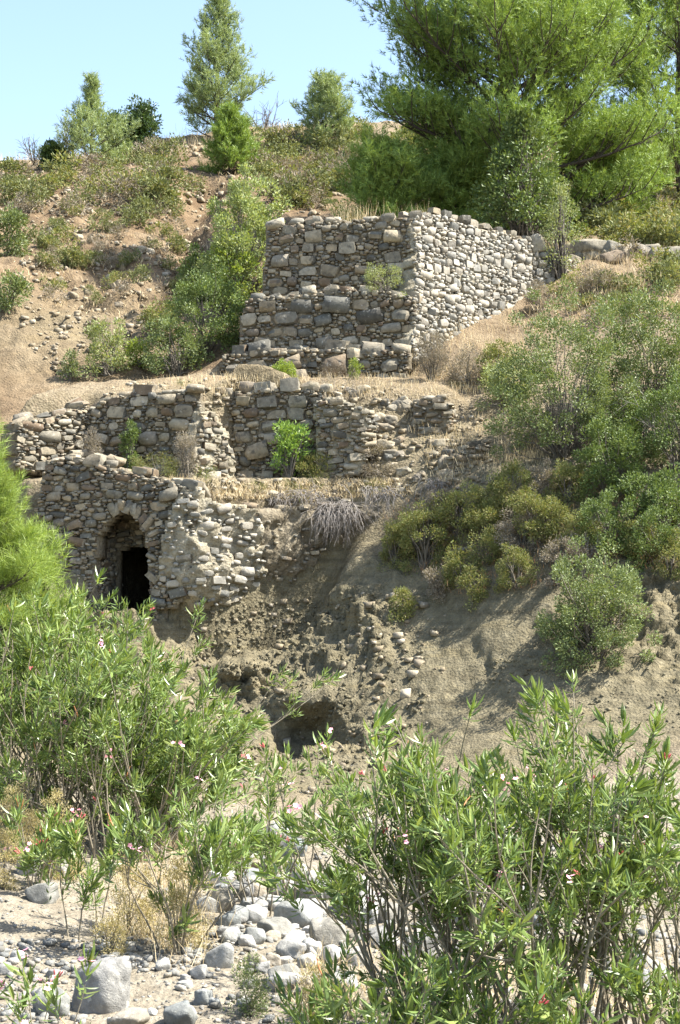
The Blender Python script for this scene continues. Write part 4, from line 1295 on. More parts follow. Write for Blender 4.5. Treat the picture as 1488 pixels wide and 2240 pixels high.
shrub_px('dry_bush', 'fluffy pinkish dry plant in the room corner', 200, 925, 1040, 60, 84, GREY_DWARF, d=28.5, leaf=0.04, wid=0.25, clump=0.12, dens=1.3, per=50)
shrub_px('dry_bush', 'thin yellow flowered dry herb inside the room', 340, 985, 1060, 110, 85, MAQUIS, d=28.0, leaf=0.03, wid=0.3, clump=0.14, dens=0.6, per=30)
shrub_px('dry_bush', 'sparse flowered dry herb by the room return wall', 405, 925, 1060, 60, 86, GREY_DWARF, d=28.1, leaf=0.03, wid=0.4, clump=0.13, dens=0.6, per=28)

# dead shrubs
def dead_shrub(label, base, h, w, seed, n=14, r=0.018, mat=None, hang=0.0, name='dead_shrub', spread=0.6):
    rng = np.random.default_rng(seed)
    lines = []
    for k in range(n):
        az = rng.uniform(0, 2 * math.pi)
        el = rng.uniform(0.4, 1.4)
        d0 = np.array([math.cos(az) * math.cos(el) * w / h, math.sin(az) * math.cos(el) * w / h, math.sin(el)])
        p = curve_pts(rng.normal(0, 0.05, 3) * w, d0, h * rng.uniform(0.6, 1.0), (0, 0, -hang), 6, rng, 0.12)
        lines.append((p, np.linspace(r, r * 0.3, 7)))
        for j in range(5):
            t = rng.integers(2, 6)
            q = curve_pts(p[t], unit(p[t] - p[t - 1]) + rng.normal(0, spread, 3), h * rng.uniform(0.15, 0.4), (0, 0, -hang), 4, rng, 0.14)
            lines.append((q, np.linspace(r * 0.5, r * 0.2, 5)))
            q2 = curve_pts(q[2], unit(q[2] - q[1]) + rng.normal(0, spread, 3), h * rng.uniform(0.1, 0.22), (0, 0, -hang), 3, rng, 0.14)
            lines.append((q2, np.linspace(r * 0.35, r * 0.15, 4)))
    root = thing(name, label, 'shrub', base)
    obj('twigs', mesh_data('twigs', *tubes(lines, 4), mat or TWIG), root)
    return root
b = gnd(65, 56); dead_shrub('bare dead shrub leaning on the low end of the ridge', b, zat(292, 56) - b[2], 1.0, 90, 16, 0.02)
b = gnd(138, 57); dead_shrub('bare dead shrub between the little oak and the thin pine', b, zat(248, 57) - b[2], 0.9, 91, 14, 0.02)
b = gnd(578, 60); dead_shrub('grey bare shrub in the skirt of the tall ridge pine', b, zat(205, 60) - b[2], 0.7, 92, 10, 0.022)
b = hit(1290, 1230); dead_shrub('grey bleached twigs above the hanging scrub oak', b, 0.55, 0.6, 93, 14, 0.008, DEADWOOD)
b = gnd(1475, 26.5); b[2] += 0.0; dead_shrub('long pale dead branches in the dark hollow of the scrub oaks', b, 1.5, 1.1, 94, 10, 0.012, DEADWOOD)

# hanging dry brush and grey mat at the broken floor edge
def hanging(label, px0, px1, py0, py1, d, seed, n, name='hanging_brush', fall=1.0):
    rng = np.random.default_rng(seed)
    b = P((px0 + px1) / 2, py0, d)
    lines = []
    for k in range(n):
        px = rng.uniform(px0, px1)
        p = P(px, py0 + rng.uniform(-14, 10), d + rng.uniform(-0.1, 0.25)) - b
        L = (py1 - py0) / pxm(d) * rng.uniform(0.45, 1.05)
        q = curve_pts(p, np.array([rng.normal(0, 0.5), rng.normal(-0.45, 0.3), rng.normal(0.05, 0.25)]), L, (rng.normal(0, 0.5), rng.normal(0, 0.4), -2.6 * fall * rng.uniform(0.5, 1.2)), 8, rng, 0.17)
        lines.append((q, np.linspace(0.007, 0.003, 9)))
        for j in range(2):
            t = rng.integers(3, 8)
            lines.append((curve_pts(q[t], unit(q[t] - q[t - 1]) + rng.normal(0, 0.4, 3), L * 0.3, (0, 0, -1.2 * fall), 4, rng, 0.1), np.linspace(0.004, 0.002, 5)))
    root = thing(name, label, 'shrub', b)
    obj('twigs', mesh_data('twigs', *tubes(lines, 3), DEADWOOD), root)
hanging('curtain of bleached grey twigs hanging over the undercut bank', 705, 780, 1110, 1215, 27.85, 95, 150)
hanging('grey matted dry brush along the broken room floor', 590, 700, 1085, 1130, 27.75, 96, 110, fall=0.6)
hanging('short fan of grey straw on the rubble slope', 920, 965, 1055, 1110, 27.6, 97, 40)
hanging('grey dry roots under the overhanging brush bush', 800, 870, 1075, 1150, 27.3, 98, 50)

# driftwood root on the bank
def drift(label, pxs, d, r, seed):
    rng = np.random.default_rng(seed)
    pts = np.array([P(px, py, d + 0.1 * k) for k, (px, py) in enumerate(pxs)])
    b = pts[0].copy()
    root = thing('driftwood', label, 'branch', b)
    rad = np.linspace(r, r * 0.35, len(pts))
    obj('branch', mesh_data('branch', *tubes([(pts - b, rad), (curve_pts(pts[2] - b, (0.3, -0.2, -0.5), 0.35, (0, 0, -0.2), 4, rng), np.linspace(r * 0.5, r * 0.2, 5))], 7), DEADWOOD), root)
h_ = hit(1030, 1200)
drift('curved weathered root lying on the scrub bank', [(1000, 1204), (1020, 1200), (1040, 1194), (1052, 1184), (1066, 1180), (1085, 1184)], (h_[1] if h_ is not None else 26.5) - 0.12, 0.035, 99)

# ------------------------------------------------------------------ dwarf shrubs of the hillside: shared meshes
def dwarf_meshes(mat, seeds, h, r, leaf, wid):
    out = []
    for s in seeds:
        (lv, lf), (tv, tf) = bush_arrays(s, r, r, h, nclump=16, per=30, leaf=leaf, wid=wid, clump=0.16, stems=4, low=0.05, twig_r=0.008)
        v, f = join([(lv, lf), (tv, tf)])
        me = mesh_data('dwarf_shrub', v, f, mat, False)
        out.append(me)
    return out
KINDS = [('dwarf_shrub', 'small olive green dwarf shrub on the dry hillside', 'olive dwarf shrubs on the hillside', dwarf_meshes(OLIVE_DWARF, range(200, 205), 0.55, 0.38, 0.085, 0.5)),
         ('yellow_shrub', 'small yellow green shrub dotted on the dry hillside', 'yellow green shrubs on the hillside', dwarf_meshes(MAQUIS, range(210, 214), 0.6, 0.38, 0.085, 0.5)),
         ('grey_shrub', 'small dried grey brown shrub on the dry hillside', 'grey brown shrubs on the hillside', dwarf_meshes(GREY_DWARF, range(220, 224), 0.5, 0.36, 0.085, 0.3))]
rng = np.random.default_rng(77)
def scatter_px(poly, n, rng):
    poly = np.asarray(poly, float)
    lo, hi = poly.min(0), poly.max(0)
    o = []
    while len(o) < n:
        q = rng.uniform(lo, hi)
        if inside(np.array(q[0]), np.array(q[1]), poly): o.append(q)
    return o
def dwarf_field(poly, n, w, smin=0.85, smax=1.8, dmin=30, dmax=64):
    for q in scatter_px(poly, n, rng):
        p = hit(*q)
        if p is None or not dmin < p[1] < dmax: continue
        name, lab, grp, mes = KINDS[rng.choice(3, p=w)]
        o = obj(name, mes[rng.integers(len(mes))], None, (p[0], p[1], p[2] - 0.04))
        o.rotation_euler = (0, 0, rng.uniform(0, 6.28))
        s = rng.uniform(smin, smax)
        o.scale = (s, s, s * rng.uniform(0.75, 1.1))
        tag(o, lab, 'shrub', grp)
dwarf_field([(-10, 380), (100, 400), (250, 350), (400, 330), (430, 430), (330, 500), (240, 500), (150, 470), (60, 480), (-10, 440)], 60, [0.5, 0.25, 0.25])
dwarf_field([(60, 480), (240, 500), (400, 500), (400, 600), (280, 600), (100, 590)], 40, [0.45, 0.25, 0.3], 0.5, 1.1)
dwarf_field([(560, 300), (800, 280), (830, 360), (760, 460), (640, 470), (560, 400)], 60, [0.5, 0.25, 0.25])
dwarf_field([(90, 600), (330, 600), (250, 680), (120, 700)], 9, [0.4, 0.3, 0.3], 0.4, 0.8)
dwarf_field([(1180, 380), (1488, 330), (1500, 560), (1280, 545), (1180, 500)], 75, [0.35, 0.45, 0.2], 0.8, 1.7)
dwarf_field([(360, 590), (560, 560), (560, 640), (380, 680)], 10, [0.3, 0.5, 0.2], 0.7, 1.2)
dwarf_field([(850, 300), (1050, 280), (1488, 290), (1488, 400), (1180, 400), (860, 440)], 60, [0.4, 0.4, 0.2], 0.9, 1.8)
dwarf_field([(1120, 700), (1200, 650), (1270, 600), (1488, 590), (1500, 690), (1250, 720)], 26, [0.3, 0.35, 0.35], 0.5, 1.1, 29, 40)
dwarf_field([(1230, 540), (1488, 500), (1488, 560), (1300, 575)], 16, [0.3, 0.4, 0.3], 0.6, 1.2, 32, 44)
LEDGE_ME = dwarf_meshes(GREY_DWARF, range(230, 233), 0.5, 0.36, 0.05, 0.25) + dwarf_meshes(MAQUIS, range(233, 235), 0.5, 0.36, 0.05, 0.3)
for poly, n in (([(210, 1000), (440, 1050), (520, 1065), (880, 1050), (900, 1085), (700, 1095), (470, 1085), (330, 1035)], 22), ([(230, 850), (480, 832), (880, 832), (1060, 850), (1000, 880), (850, 872), (500, 862)], 16)):
    for q in scatter_px(poly, n, rng):
        p = hit(*q)
        if p is None or not 26 < p[1] < 33: continue
        o = obj('dry_tuft', LEDGE_ME[rng.integers(len(LEDGE_ME))], None, (p[0], p[1], p[2] - 0.03))
        s = rng.uniform(0.3, 0.75); o.scale = (s, s, s * rng.uniform(0.7, 1.1)); o.rotation_euler = (0, 0, rng.uniform(0, 6.28))
        tag(o, 'small dry tuft growing on the ledges of the ruin', 'shrub', 'dry tufts on the ruin ledges')
# ------------------------------------------------------------------ oleanders
def whorl_mesh(seed, n_node=8, length=0.20, leaf=0.112, wid=0.18):
    rng = np.random.default_rng(seed)
    pos, dirs, sc, roll = [], [], [], []
    for k in range(n_node):
        t = k / (n_node - 1)
        a0 = k * 1.05 + rng.uniform(0, 0.3)
        for j in range(3):
            if rng.random() < 0.08: continue
            a = a0 + j * 2.094 + rng.normal(0, 0.15)
            tilt = (1.05 - 0.75 * t) + rng.normal(0, 0.22) + (0.7 if rng.random() < 0.07 else 0)
            dirs.append((math.sin(tilt) * math.cos(a), math.sin(tilt) * math.sin(a), math.cos(tilt)))
            roll.append((math.cos(a), math.sin(a), -0.4))
            pos.append((0, 0, length * t))
            sc.append(leaf * (0.85 + 0.35 * math.sin(t * 2.6)) * rng.uniform(0.55, 1.2) * (1 - 0.35 * (t > 0.9)))
    pos, dirs, sc, roll = map(np.array, (pos, dirs, sc, roll))
    d = unit(dirs); x = unit(np.cross(d, roll)); z = np.cross(x, d)
    M = np.stack([x * (sc * wid)[:, None], d * sc[:, None], z * (sc * 0.5)[:, None]], 2)
    v, f = bake(LANCE_V, LANCE_F, M, pos)
    return mesh_data('leaf_whorl', v, f, OLEANDER, False)
WHORL = [whorl_mesh(300 + k, 4 + k % 4, 0.09 + 0.02 * (k % 5)) for k in range(14)]

def spray_mesh(seed):
    rng = np.random.default_rng(seed)
    parts, L = [], []
    for k in range(4):
        me = WHORL[rng.integers(len(WHORL))]
        v = np.zeros(len(me.vertices) * 3, np.float32); me.vertices.foreach_get('co', v); v = v.reshape(-1, 3)
        f = np.zeros(len(me.polygons) * 3, np.int32); me.polygons.foreach_get('vertices', f); f = f.reshape(-1, 3)
        d = unit(np.array([rng.normal(0, 0.35), rng.normal(0, 0.35), 1.0]))
        x = unit(np.cross([0.2, 1, 0.1], d)); R = np.stack([x, np.cross(d, x), d], 1)
        o = np.array([rng.normal(0, 0.045), rng.normal(0, 0.045), -0.06 * k]) * (k > 0)
        parts.append((v @ R.T * rng.uniform(0.8, 1.1) + o, f))
    v, f = join(parts)
    return mesh_data('leaf_whorl', v, f, OLEANDER, False)
SPRAY = [spray_mesh(320 + k) for k in range(10)]

def flower_mesh(seed, n=5):
    rng = np.random.default_rng(seed)
    parts = []
    for k in range(n):
        c = rng.normal(0, 0.028, 3) * [1, 1, 0.6] + [0, 0, 0.03]
        nrm = unit(np.array([rng.normal(0, 0.5), rng.normal(0, 0.5), 1.0]))
        x = unit(np.cross(nrm, [0.3, 1, 0.1])); y = np.cross(nrm, x)
        a = np.arange(5) * 2 * math.pi / 5 + rng.uniform(0, 1)
        d = x[None] * np.cos(a)[:, None] + y[None] * np.sin(a)[:, None] + nrm * 0.25
        M = frames(d, rng, np.tile([0.021, 0.023, 0.01], (5, 1)), roll=np.tile(nrm, (5, 1)) + 1e-3)
        M = np.stack([np.cross(unit(d), nrm) * 0.022, unit(d) * 0.024, np.tile(nrm * 0.01, (5, 1))], 2)
        parts.append(bake(LEAF_V, LEAF_F, M, np.tile(c, (5, 1))))
    v, f = join(parts)
    return mesh_data('flower_cluster', v, f, PETAL, False)
FLOWER = [flower_mesh(330 + k, 2 + k) for k in range(4)]
def bud_mesh(seed):
    rng = np.random.default_rng(seed)
    L = []
    for k in range(7):
        a = rng.uniform(0, 6.28)
        d = unit(np.array([math.cos(a) * 0.5, math.sin(a) * 0.5, 1.0]))
        b = d * rng.uniform(0.01, 0.05)
        L.append((np.array([b, b + d * 0.018, b + d * 0.034]), np.array([0.003, 0.0055, 0.001])))
    return mesh_data('flower_buds', *tubes(L, 5), BUD)
BUDS = [bud_mesh(340 + k) for k in range(3)]
POD_ME = mesh_data('seed_pod', *tubes([(np.array([[0, 0, 0], [0.004, 0, 0.06], [0, 0.003, 0.13]]), np.array([0.003, 0.006, 0.002]))], 5), POD)

from mathutils import Quaternion
def align(o, d, rng, s=1.0):
    q = Vector((0, 0, 1)).rotation_difference(Vector(d))
    o.rotation_mode = 'QUATERNION'
    o.rotation_quaternion = q @ Quaternion((0, 0, 1), rng.uniform(0, 6.28))
    o.scale = (s, s, s)

def oleander(label, base, h, seed, nstem=11, spread=0.38, lean=(0.0, 0.0), forks=3, extra=1, flower=0.12, ws=1.0, bare=0.45, group=None, dense=0.25):
    rng = np.random.default_rng(seed)
    root = thing('oleander', label, 'shrub', base, group)
    for s in range(nstem):
        az = s * 2.399 + rng.normal(0, 0.3)
        til = spread * math.sqrt(rng.uniform(0.02, 1.0)) * 1.5
        d0 = unit(np.array([math.cos(az) * til + lean[0], math.sin(az) * til + lean[1], 1.0]))
        L = h * rng.uniform(0.62, 1.03) / max(0.75, d0[2])
        foot = np.array([math.cos(az), math.sin(az), 0]) * rng.uniform(0.02, 0.16) - np.array([0, 0, 0.06])
        lm = L * rng.uniform(bare, bare + 0.2)
        main = curve_pts(foot, d0, lm, (rng.normal(0, 0.3), rng.normal(0, 0.3), 0.0), 6, rng, 0.07)
        r0 = 0.0085 * math.sqrt(h)
        lines = [(main, np.linspace(r0, r0 * 0.62, 7))]
        tips = []
        nf = rng.integers(2, forks + 1)
        for k in range(nf):
            dd = unit(main[-1] - main[-2])
            dd = unit(dd + rng.normal(0, 0.38, 3) + np.array([0, 0, 0.2]))
            sh = curve_pts(main[-1], dd, (L - lm) * rng.uniform(0.55, 1.12), (rng.normal(0, 0.2), rng.normal(0, 0.2), 0.3), 5, rng, 0.07)
            lines.append((sh, np.linspace(r0 * 0.6, r0 * 0.28, 6)))
            tips.append((sh[-1], unit(sh[-1] - sh[-2]), 1.0))
            for e in range(extra):
                t = rng.integers(1, 5)
                sd = unit(unit(sh[t] - sh[t - 1]) + rng.normal(0, 0.45, 3) + np.array([0, 0, 0.3]))
                tw = curve_pts(sh[t], sd, rng.uniform(0.08, 0.24) * h / 2, (0, 0, 0.3), 3, rng, 0.06)
                lines.append((tw, np.linspace(r0 * 0.35, r0 * 0.22, 4)))
                tips.append((tw[-1], unit(tw[-1] - tw[-2]), rng.uniform(0.7, 0.95)))
        for k in range(rng.integers(0, 3)):
            t = rng.integers(2, 6)
            sd = unit(unit(main[t] - main[t - 1]) * 0.6 + rng.normal(0, 0.5, 3) + np.array([0, 0, 0.3]))
            tw = curve_pts(main[t], sd, rng.uniform(0.15, 0.4) * h / 2, (0, 0, 0.4), 4, rng, 0.06)
            lines.append((tw, np.linspace(r0 * 0.4, r0 * 0.22, 5)))
            if rng.random() < 0.7: tips.append((tw[-1], unit(tw[-1] - tw[-2]), rng.uniform(0.65, 0.95)))
        stem = obj('stem', mesh_data('stem', *tubes(lines, 5), OLSTEM), root)
        for p, d, sc in tips:
            o = obj('leaf_whorl', SPRAY[rng.integers(len(SPRAY))] if rng.random() < dense else WHORL[rng.integers(len(WHORL))], stem, p - d * 0.08 * sc)
            align(o, d, rng, ws * sc * rng.uniform(0.95, 1.3))
            x = rng.random()
            top = p + d * 0.09 * ws * sc
            if x < flower * 0.6: align(obj('flower_cluster', FLOWER[rng.integers(4)], stem, top), d, rng, ws * 1.0)
            elif x < flower: align(obj('flower_buds', BUDS[rng.integers(3)], stem, top), d, rng, ws * 0.9)
            elif x < flower * 1.35: align(obj('seed_pod', POD_ME, stem, top - d * 0.06), unit(d + rng.normal(0, 0.4, 3)), rng, ws)
    return root

def ol_px(label, px, d, top, seed, k_h=1.02, **kw):
    b = gnd(px, d)
    h = (zat(top, d) - b[2] - 0.05) * k_h
    return oleander(label, b, h, seed, **kw)
G1 = 'oleanders of the big flowering clump'
# the tall clump on the near gravel
L1 = 'tall flowering oleander with bare lower stems in the big clump on the gravel'
for k, (px, d, top) in enumerate([(865, 10.4, 1640), (915, 10.0, 1590), (930, 10.5, 1540), (1030, 9.8, 1570), (1130, 10.3, 1500), (1225, 9.7, 1530), (1320, 10.2, 1500), (1420, 9.8, 1570), (1510, 10.2, 1580)]):
    ol_px(L1, px, d, top, 400 + k, nstem=13 if k > 1 else 8, spread=0.32 if k > 1 else 0.24, forks=3, extra=1, flower=0.09, group=G1, dense=0.5, ws=0.9)
L2 = 'short leafy oleander sprouting at the front foot of the big clump'
for k, (px, d, top) in enumerate([(720, 9.5, 2090), (820, 9.2, 2070), (960, 9.0, 1960), (1090, 9.1, 2010), (1240, 9.0, 2070), (1400, 9.1, 1990)]):
    ol_px(L2, px, d, top, 430 + k, nstem=6, spread=0.40, forks=2, extra=1, flower=0.05, bare=0.3, group='short oleanders at the foot of the big clump')
ol_px('slim oleander with long bare stems rising from the dry thatch', 395, 12.9, 1680, 450, nstem=12, spread=0.30, forks=3, extra=1, flower=0.06)
ol_px('thin two stemmed oleander beside the sandy patch', 185, 13.0, 1800, 451, nstem=4, spread=0.22, forks=3, extra=1, flower=0.15, bare=0.6)
ol_px('leafy oleander behind the sandy patch with red buds', 90, 14.8, 1740, 452, nstem=8, spread=0.35, forks=3, extra=1, flower=0.25)
ol_px('slender oleander in front of the clay hollow', 640, 15.0, 1590, 453, nstem=8, spread=0.2, forks=2, extra=1, flower=0.2, bare=0.5)
ol_px('airy oleander on the gravel below the clay bank', 560, 14.6, 1700, 454, nstem=8, spread=0.3, forks=3, extra=1, flower=0.08)
b = gnd(20, 8.0); oleander('oleander with open pink flower heads at the edge of the sandy patch', b, zat(2150, 8.0) - b[2], 455, nstem=5, spread=0.30, forks=2, extra=0, flower=1.6)
b = gnd(85, 8.3); oleander('single stemmed oleander shoot beside the pale split boulder', b, zat(2130, 8.3) - b[2], 456, nstem=2, spread=0.1, forks=2, extra=0, flower=0.6)
# thicket under the arched wall
L3 = 'dense dark stemmed oleander in the thicket below the arched wall'
for k, (px, d, top) in enumerate([(-30, 19.0, 1255), (60, 18.4, 1255), (150, 19.0, 1270), (230, 18.4, 1310), (300, 18.8, 1350), (10, 17.2, 1370), (120, 17.2, 1380), (220, 17.0, 1430), (310, 17.2, 1460)]):
    ol_px(L3, px, d, top, 460 + k, nstem=13, spread=0.40, forks=3, extra=1, flower=0.05, bare=0.28, ws=1.1, dense=0.75, k_h=1.08, group='oleanders of the thicket below the arched wall')
L4 = 'oleander leaning out of the thicket towards the clay bank'
for k, (px, d, top, ln) in enumerate([(330, 18.6, 1440, 0.30), (320, 17.8, 1520, 0.35), (370, 18.2, 1580, 0.30)]):
    ol_px(L4, px, d, top, 480 + k, nstem=11, spread=0.35, lean=(ln, 0), forks=3, extra=1, flower=0.06, bare=0.35, ws=1.1, dense=0.7, group='oleanders leaning out of the thicket')

# ------------------------------------------------------------------ boulders of the stream bed
def boulder(label, px, py, wpx, hpx, seed, d=None, mes=None, name='boulder', group=None, deep=0.85, sink=0.5):
    rng = np.random.default_rng(seed)
    p = hit(px, py + hpx * 0.45) if d is None else gnd(px, d)
    if p is None: return
    s = pxm(p[1])
    w, h = wpx / s / 2, hpx / s / 2
    mes = mes or BOULDER_ME
    o = obj(name, mes[rng.integers(len(mes))], None, (p[0], p[1] + w * deep * 0.6, p[2] + h * (1 - sink)))
    o.rotation_euler = (rng.normal(0, 0.12), rng.normal(0, 0.15), rng.choice([0, math.pi]) + rng.normal(0, 0.3))
    o.scale = (w * 1.05, w * deep, h * 1.3)
    tag(o, label, 'rock', group)
    return o
HERO = [(210, 2155, 132, 128, 'large pale grey split boulder lying on the gravel'),
        (108, 2190, 84, 74, 'white angular boulder next to the large split boulder'),
        (240, 1785, 62, 50, 'tan rounded boulder under the oleander thicket'),
        (250, 1822, 76, 32, 'flat white boulder in front of the tan rounded one'),
        (57, 1892, 58, 46, 'grey lichen spotted boulder at the back of the sandy patch'),
        (118, 1890, 78, 66, 'tan sloping boulder at the back of the sandy patch'),
        (85, 1952, 78, 48, 'smooth pale boulder sunk in the sandy patch'),
        (595, 1835, 76, 80, 'upright pale grey boulder at the head of the boulder pile'),
        (520, 1880, 66, 60, 'bright white pointed boulder in the boulder pile'),
        (590, 1892, 46, 50, 'blue grey boulder under the upright pale one'),
        (645, 1908, 50, 60, 'streaked blue grey boulder in the boulder pile'),
        (612, 1938, 78, 46, 'low broad white boulder in the boulder pile'),
        (678, 1925, 42, 38, 'small grey boulder at the side of the boulder pile'),
        (480, 1925, 66, 44, 'white boulder seen through the slim oleander stems'),
        (655, 2000, 110, 62, 'huge flat white boulder in front of the boulder pile'),
        (715, 2040, 95, 60, 'white slab boulder under the big oleander clump'),
        (480, 2090, 62, 60, 'narrow white boulder standing beside the dry thatch'),
        (625, 2148, 84, 42, 'tan flat stone half buried in gravel'),
        (392, 2222, 74, 50, 'blue grey angular stone on the gravel'),
        (272, 2232, 92, 40, 'pale flat stone in front of the large split boulder'),
        (445, 2180, 42, 36, 'dark brown stone in the leaf litter'),
        (800, 1975, 140, 74, 'very large white boulder behind the big oleander clump'),
        (920, 2075, 105, 62, 'broad pale boulder among the oleander stems'),
        (1040, 2010, 90, 60, 'blue white boulder among the oleander stems'),
        (914, 2195, 56, 52, 'rounded cream stone at the foot of the oleander stems'),
        (1015, 2190, 90, 50, 'pale stone between the short oleanders')]
for k, (px, py, w, h, lab) in enumerate(HERO):
    boulder(lab, px, py, w, h, 500 + k, mes=HERO_ME if k < 2 else None)
rng = np.random.default_rng(91)
for q in scatter_px([(430, 1860), (560, 1830), (720, 1880), (900, 1900), (1300, 1960), (1450, 2120), (1300, 2230), (900, 2230), (640, 2150), (520, 2060), (440, 1960)], 105, rng):
    w = rng.uniform(16, 52) if rng.random() < 0.8 else rng.uniform(52, 85)
    boulder('pale river boulder lying loose in the dry stream bed', q[0], q[1], w, w * rng.uniform(0.5, 0.8), int(rng.integers(1e6)), group='loose boulders of the stream bed')
for q in scatter_px([(430, 1840), (560, 1815), (690, 1830), (760, 2090), (600, 2150), (460, 2030)], 46, rng):
    w = rng.uniform(24, 74)
    boulder('whitish boulder heaped in the pile before the clay bank', q[0], q[1], w, w * rng.uniform(0.55, 0.85), int(rng.integers(1e6)), group='heaped boulders before the clay bank')
for q in scatter_px([(0, 2050), (150, 2060), (330, 2080), (560, 2140), (560, 2235), (250, 2235), (0, 2140)], 26, rng):
    w = rng.uniform(16, 44)
    boulder('grey cobble on the gravel around the split boulder', q[0], q[1], w, w * rng.uniform(0.5, 0.75), int(rng.integers(1e6)), name='cobble', group='cobbles near the split boulder')
# rocks by the tower end and on the hill
ROCKS = [(1182, 532, 34, 38, 34.9, 'pale round stone perched on the end of the tower wall'),
         (1305, 566, 110, 52, 36.4, 'long pale fallen block at the end of the tower wall'),
         (1385, 582, 80, 26, 36.6, 'flat slab lying beyond the long fallen block'),
         (1412, 597, 66, 34, 36.0, 'rounded boulder shadowed on one side beyond the fallen block'),
         (1345, 605, 60, 34, 35.4, 'smooth grey boulder in front of the long fallen block'),
         (1440, 560, 60, 30, 37.5, 'low grey rock under the dry grass bank'),
         (1450, 612, 46, 30, 35.2, 'small pale rock at the thicket edge below the fallen block')]
for k, (px, py, w, h, d, lab) in enumerate(ROCKS):
    o = boulder(lab, px, py, w, h, 600 + k, d=d, mes=BIGSTONE_ME, name='fallen_block', sink=0.12)
    o.location.z = max(o.location.z, zat(py, d))
for k in range(18):
    px = 1255 + k * 14 + rng.uniform(-6, 6); d = 36.6 - 0.05 * k + rng.uniform(-0.4, 0.5)
    w = rng.uniform(22, 62)
    boulder('grey stone in the tumbled line continuing the tower wall', px, 575, w, w * rng.uniform(0.5, 0.8), int(rng.integers(1e6)), d=d, mes=BIGSTONE_ME, name='tumbled_stone', group='tumbled line beyond the tower wall', sink=0.1)
for q in scatter_px([(60, 470), (240, 480), (420, 470), (420, 590), (300, 620), (260, 680), (150, 660), (70, 560)], 45, rng):
    w = rng.uniform(10, 26)
    boulder('pale loose stone on the eroded scree slope', q[0], q[1], w, w * 0.7, int(rng.integers(1e6)), mes=SCREE_ME, name='scree_stone', group='larger stones of the scree slope')
for q in scatter_px([(830, 860), (900, 870), (1000, 1000), (980, 1040), (870, 1050), (830, 1000)], 34, rng):
    w = rng.uniform(16, 50)
    boulder('tumbled wall stone on the rubble slope between the piers', q[0], q[1], w, w * rng.uniform(0.4, 0.7), int(rng.integers(1e6)), mes=BIGSTONE_ME, name='tumbled_stone', group='tumbled stones on the rubble slope')
for q in scatter_px([(440, 850), (520, 840), (840, 850), (860, 870), (520, 870)], 14, rng):
    w = rng.uniform(14, 34)
    boulder('pale loose stone on the grassy ledge below the tower', q[0], q[1], w, w * rng.uniform(0.4, 0.7), int(rng.integers(1e6)), mes=BIGSTONE_ME, name='ledge_stone', group='loose stones on the ledge')
for q in scatter_px([(460, 1085), (520, 1075), (760, 1075), (880, 1060), (900, 1090), (800, 1100), (560, 1110)], 22, rng):
    w = rng.uniform(14, 44)
    boulder('loose stone on the broken edge of the room floor', q[0], q[1], w, w * rng.uniform(0.35, 0.6), int(rng.integers(1e6)), mes=BIGSTONE_ME, name='edge_stone', group='loose stones on the room floor edge')
# terracotta tile fragments in the broken edge
for k, (px, py, w, a) in enumerate([(530, 1138, 34, 0.3), (552, 1132, 30, -0.5), (545, 1146, 26, 0.1), (560, 1142, 22, 0.9), (680, 1160, 26, 0.5), (500, 1118, 24, 0.0), (525, 1150, 20, -0.2)]):
    d = 26.95 + 0.0038 * (px - 480) + (0.5 if px > 600 else 0.0)
    p = P(px, py, d)
    n = 7
    th = np.linspace(-1.1, 1.1, n); r = w / pxm(d) * 0.5
    ring = np.stack([np.sin(th) * r, np.zeros(n), np.cos(th) * r * 0.7 - r * 0.5], 1)
    inner = ring * 0.86
    v = np.concatenate([ring, inner, ring + [0, 0.16, 0], inner + [0, 0.16, 0]])
    i = np.arange(n - 1)
    f = np.concatenate([np.stack([i, i + 1, i + n + 1, i + n], 1), np.stack([i + 2 * n, i + 3 * n, i + 3 * n + 1, i + 2 * n + 1], 1), np.stack([i, i + 2 * n, i + 2 * n + 1, i + 1], 1), np.stack([i + n, i + n + 1, i + 3 * n + 1, i + 3 * n], 1)])
    o = obj('tile_fragment', mesh_data('tile_fragment', v, f, TERRA), None, p)
    o.rotation_euler = (0.3 * a, a, 0.4 * a)
    tag(o, 'broken curved terracotta roof tile stuck in the collapsed wall edge', 'roof tile', 'broken roof tiles in the wall edge')

# ------------------------------------------------------------------ stuff: pebbles, clods, grass
def scatter_stones(name, label, cat, poly, n, size, mat, seed, flat=0.6, dr=(0, 200), patchy=0.0):
    rng = np.random.default_rng(seed)
    pos, sz = [], []
    for q in scatter_px(poly, n, rng):
        p = hit(*q)
        if p is None or not dr[0] < p[1] < dr[1]: continue
        if patchy and float(fbm(np.array(p) * patchy, 3, seed)) < rng.uniform(-0.35, 0.25): continue
        s = size[0] * (size[1] / size[0]) ** rng.random() ** 1.6
        pos.append(p + [0, 0, s * 0.15]); sz.append(s)
    pos, sz = np.array(pos), np.array(sz)
    parts = []
    var = rng.integers(8, size=len(pos))
    for k in range(8):
        e = var == k
        d = rng.normal(size=(e.sum(), 3)); d[:, 2] *= 0.25
        M = frames(d, rng, np.stack([sz[e] * 0.5, sz[e] * 0.5 * rng.uniform(0.7, 1.2, e.sum()), sz[e] * 0.5 * flat], 1), roll=np.tile([0.02, 0.01, 1.0], (e.sum(), 1)))
        M = np.stack([M[:, :, 0], M[:, :, 1], np.tile([0, 0, 1.0], (e.sum(), 1)) * (sz[e] * 0.5 * flat)[:, None]], 2)
        src = STONES if name == 'pebbles' else CHIPS
        parts.append(bake(src[k][0], src[k][1], M, pos[e]))
    v, f = join(parts)
    return tag(obj(name, mesh_data(name, v, f, mat)), label, cat, kind='stuff')
CLAY = mortar_mat('clay_clod', (0.135, 0.12, 0.078), (0.195, 0.172, 0.112), (0.25, 0.22, 0.148))
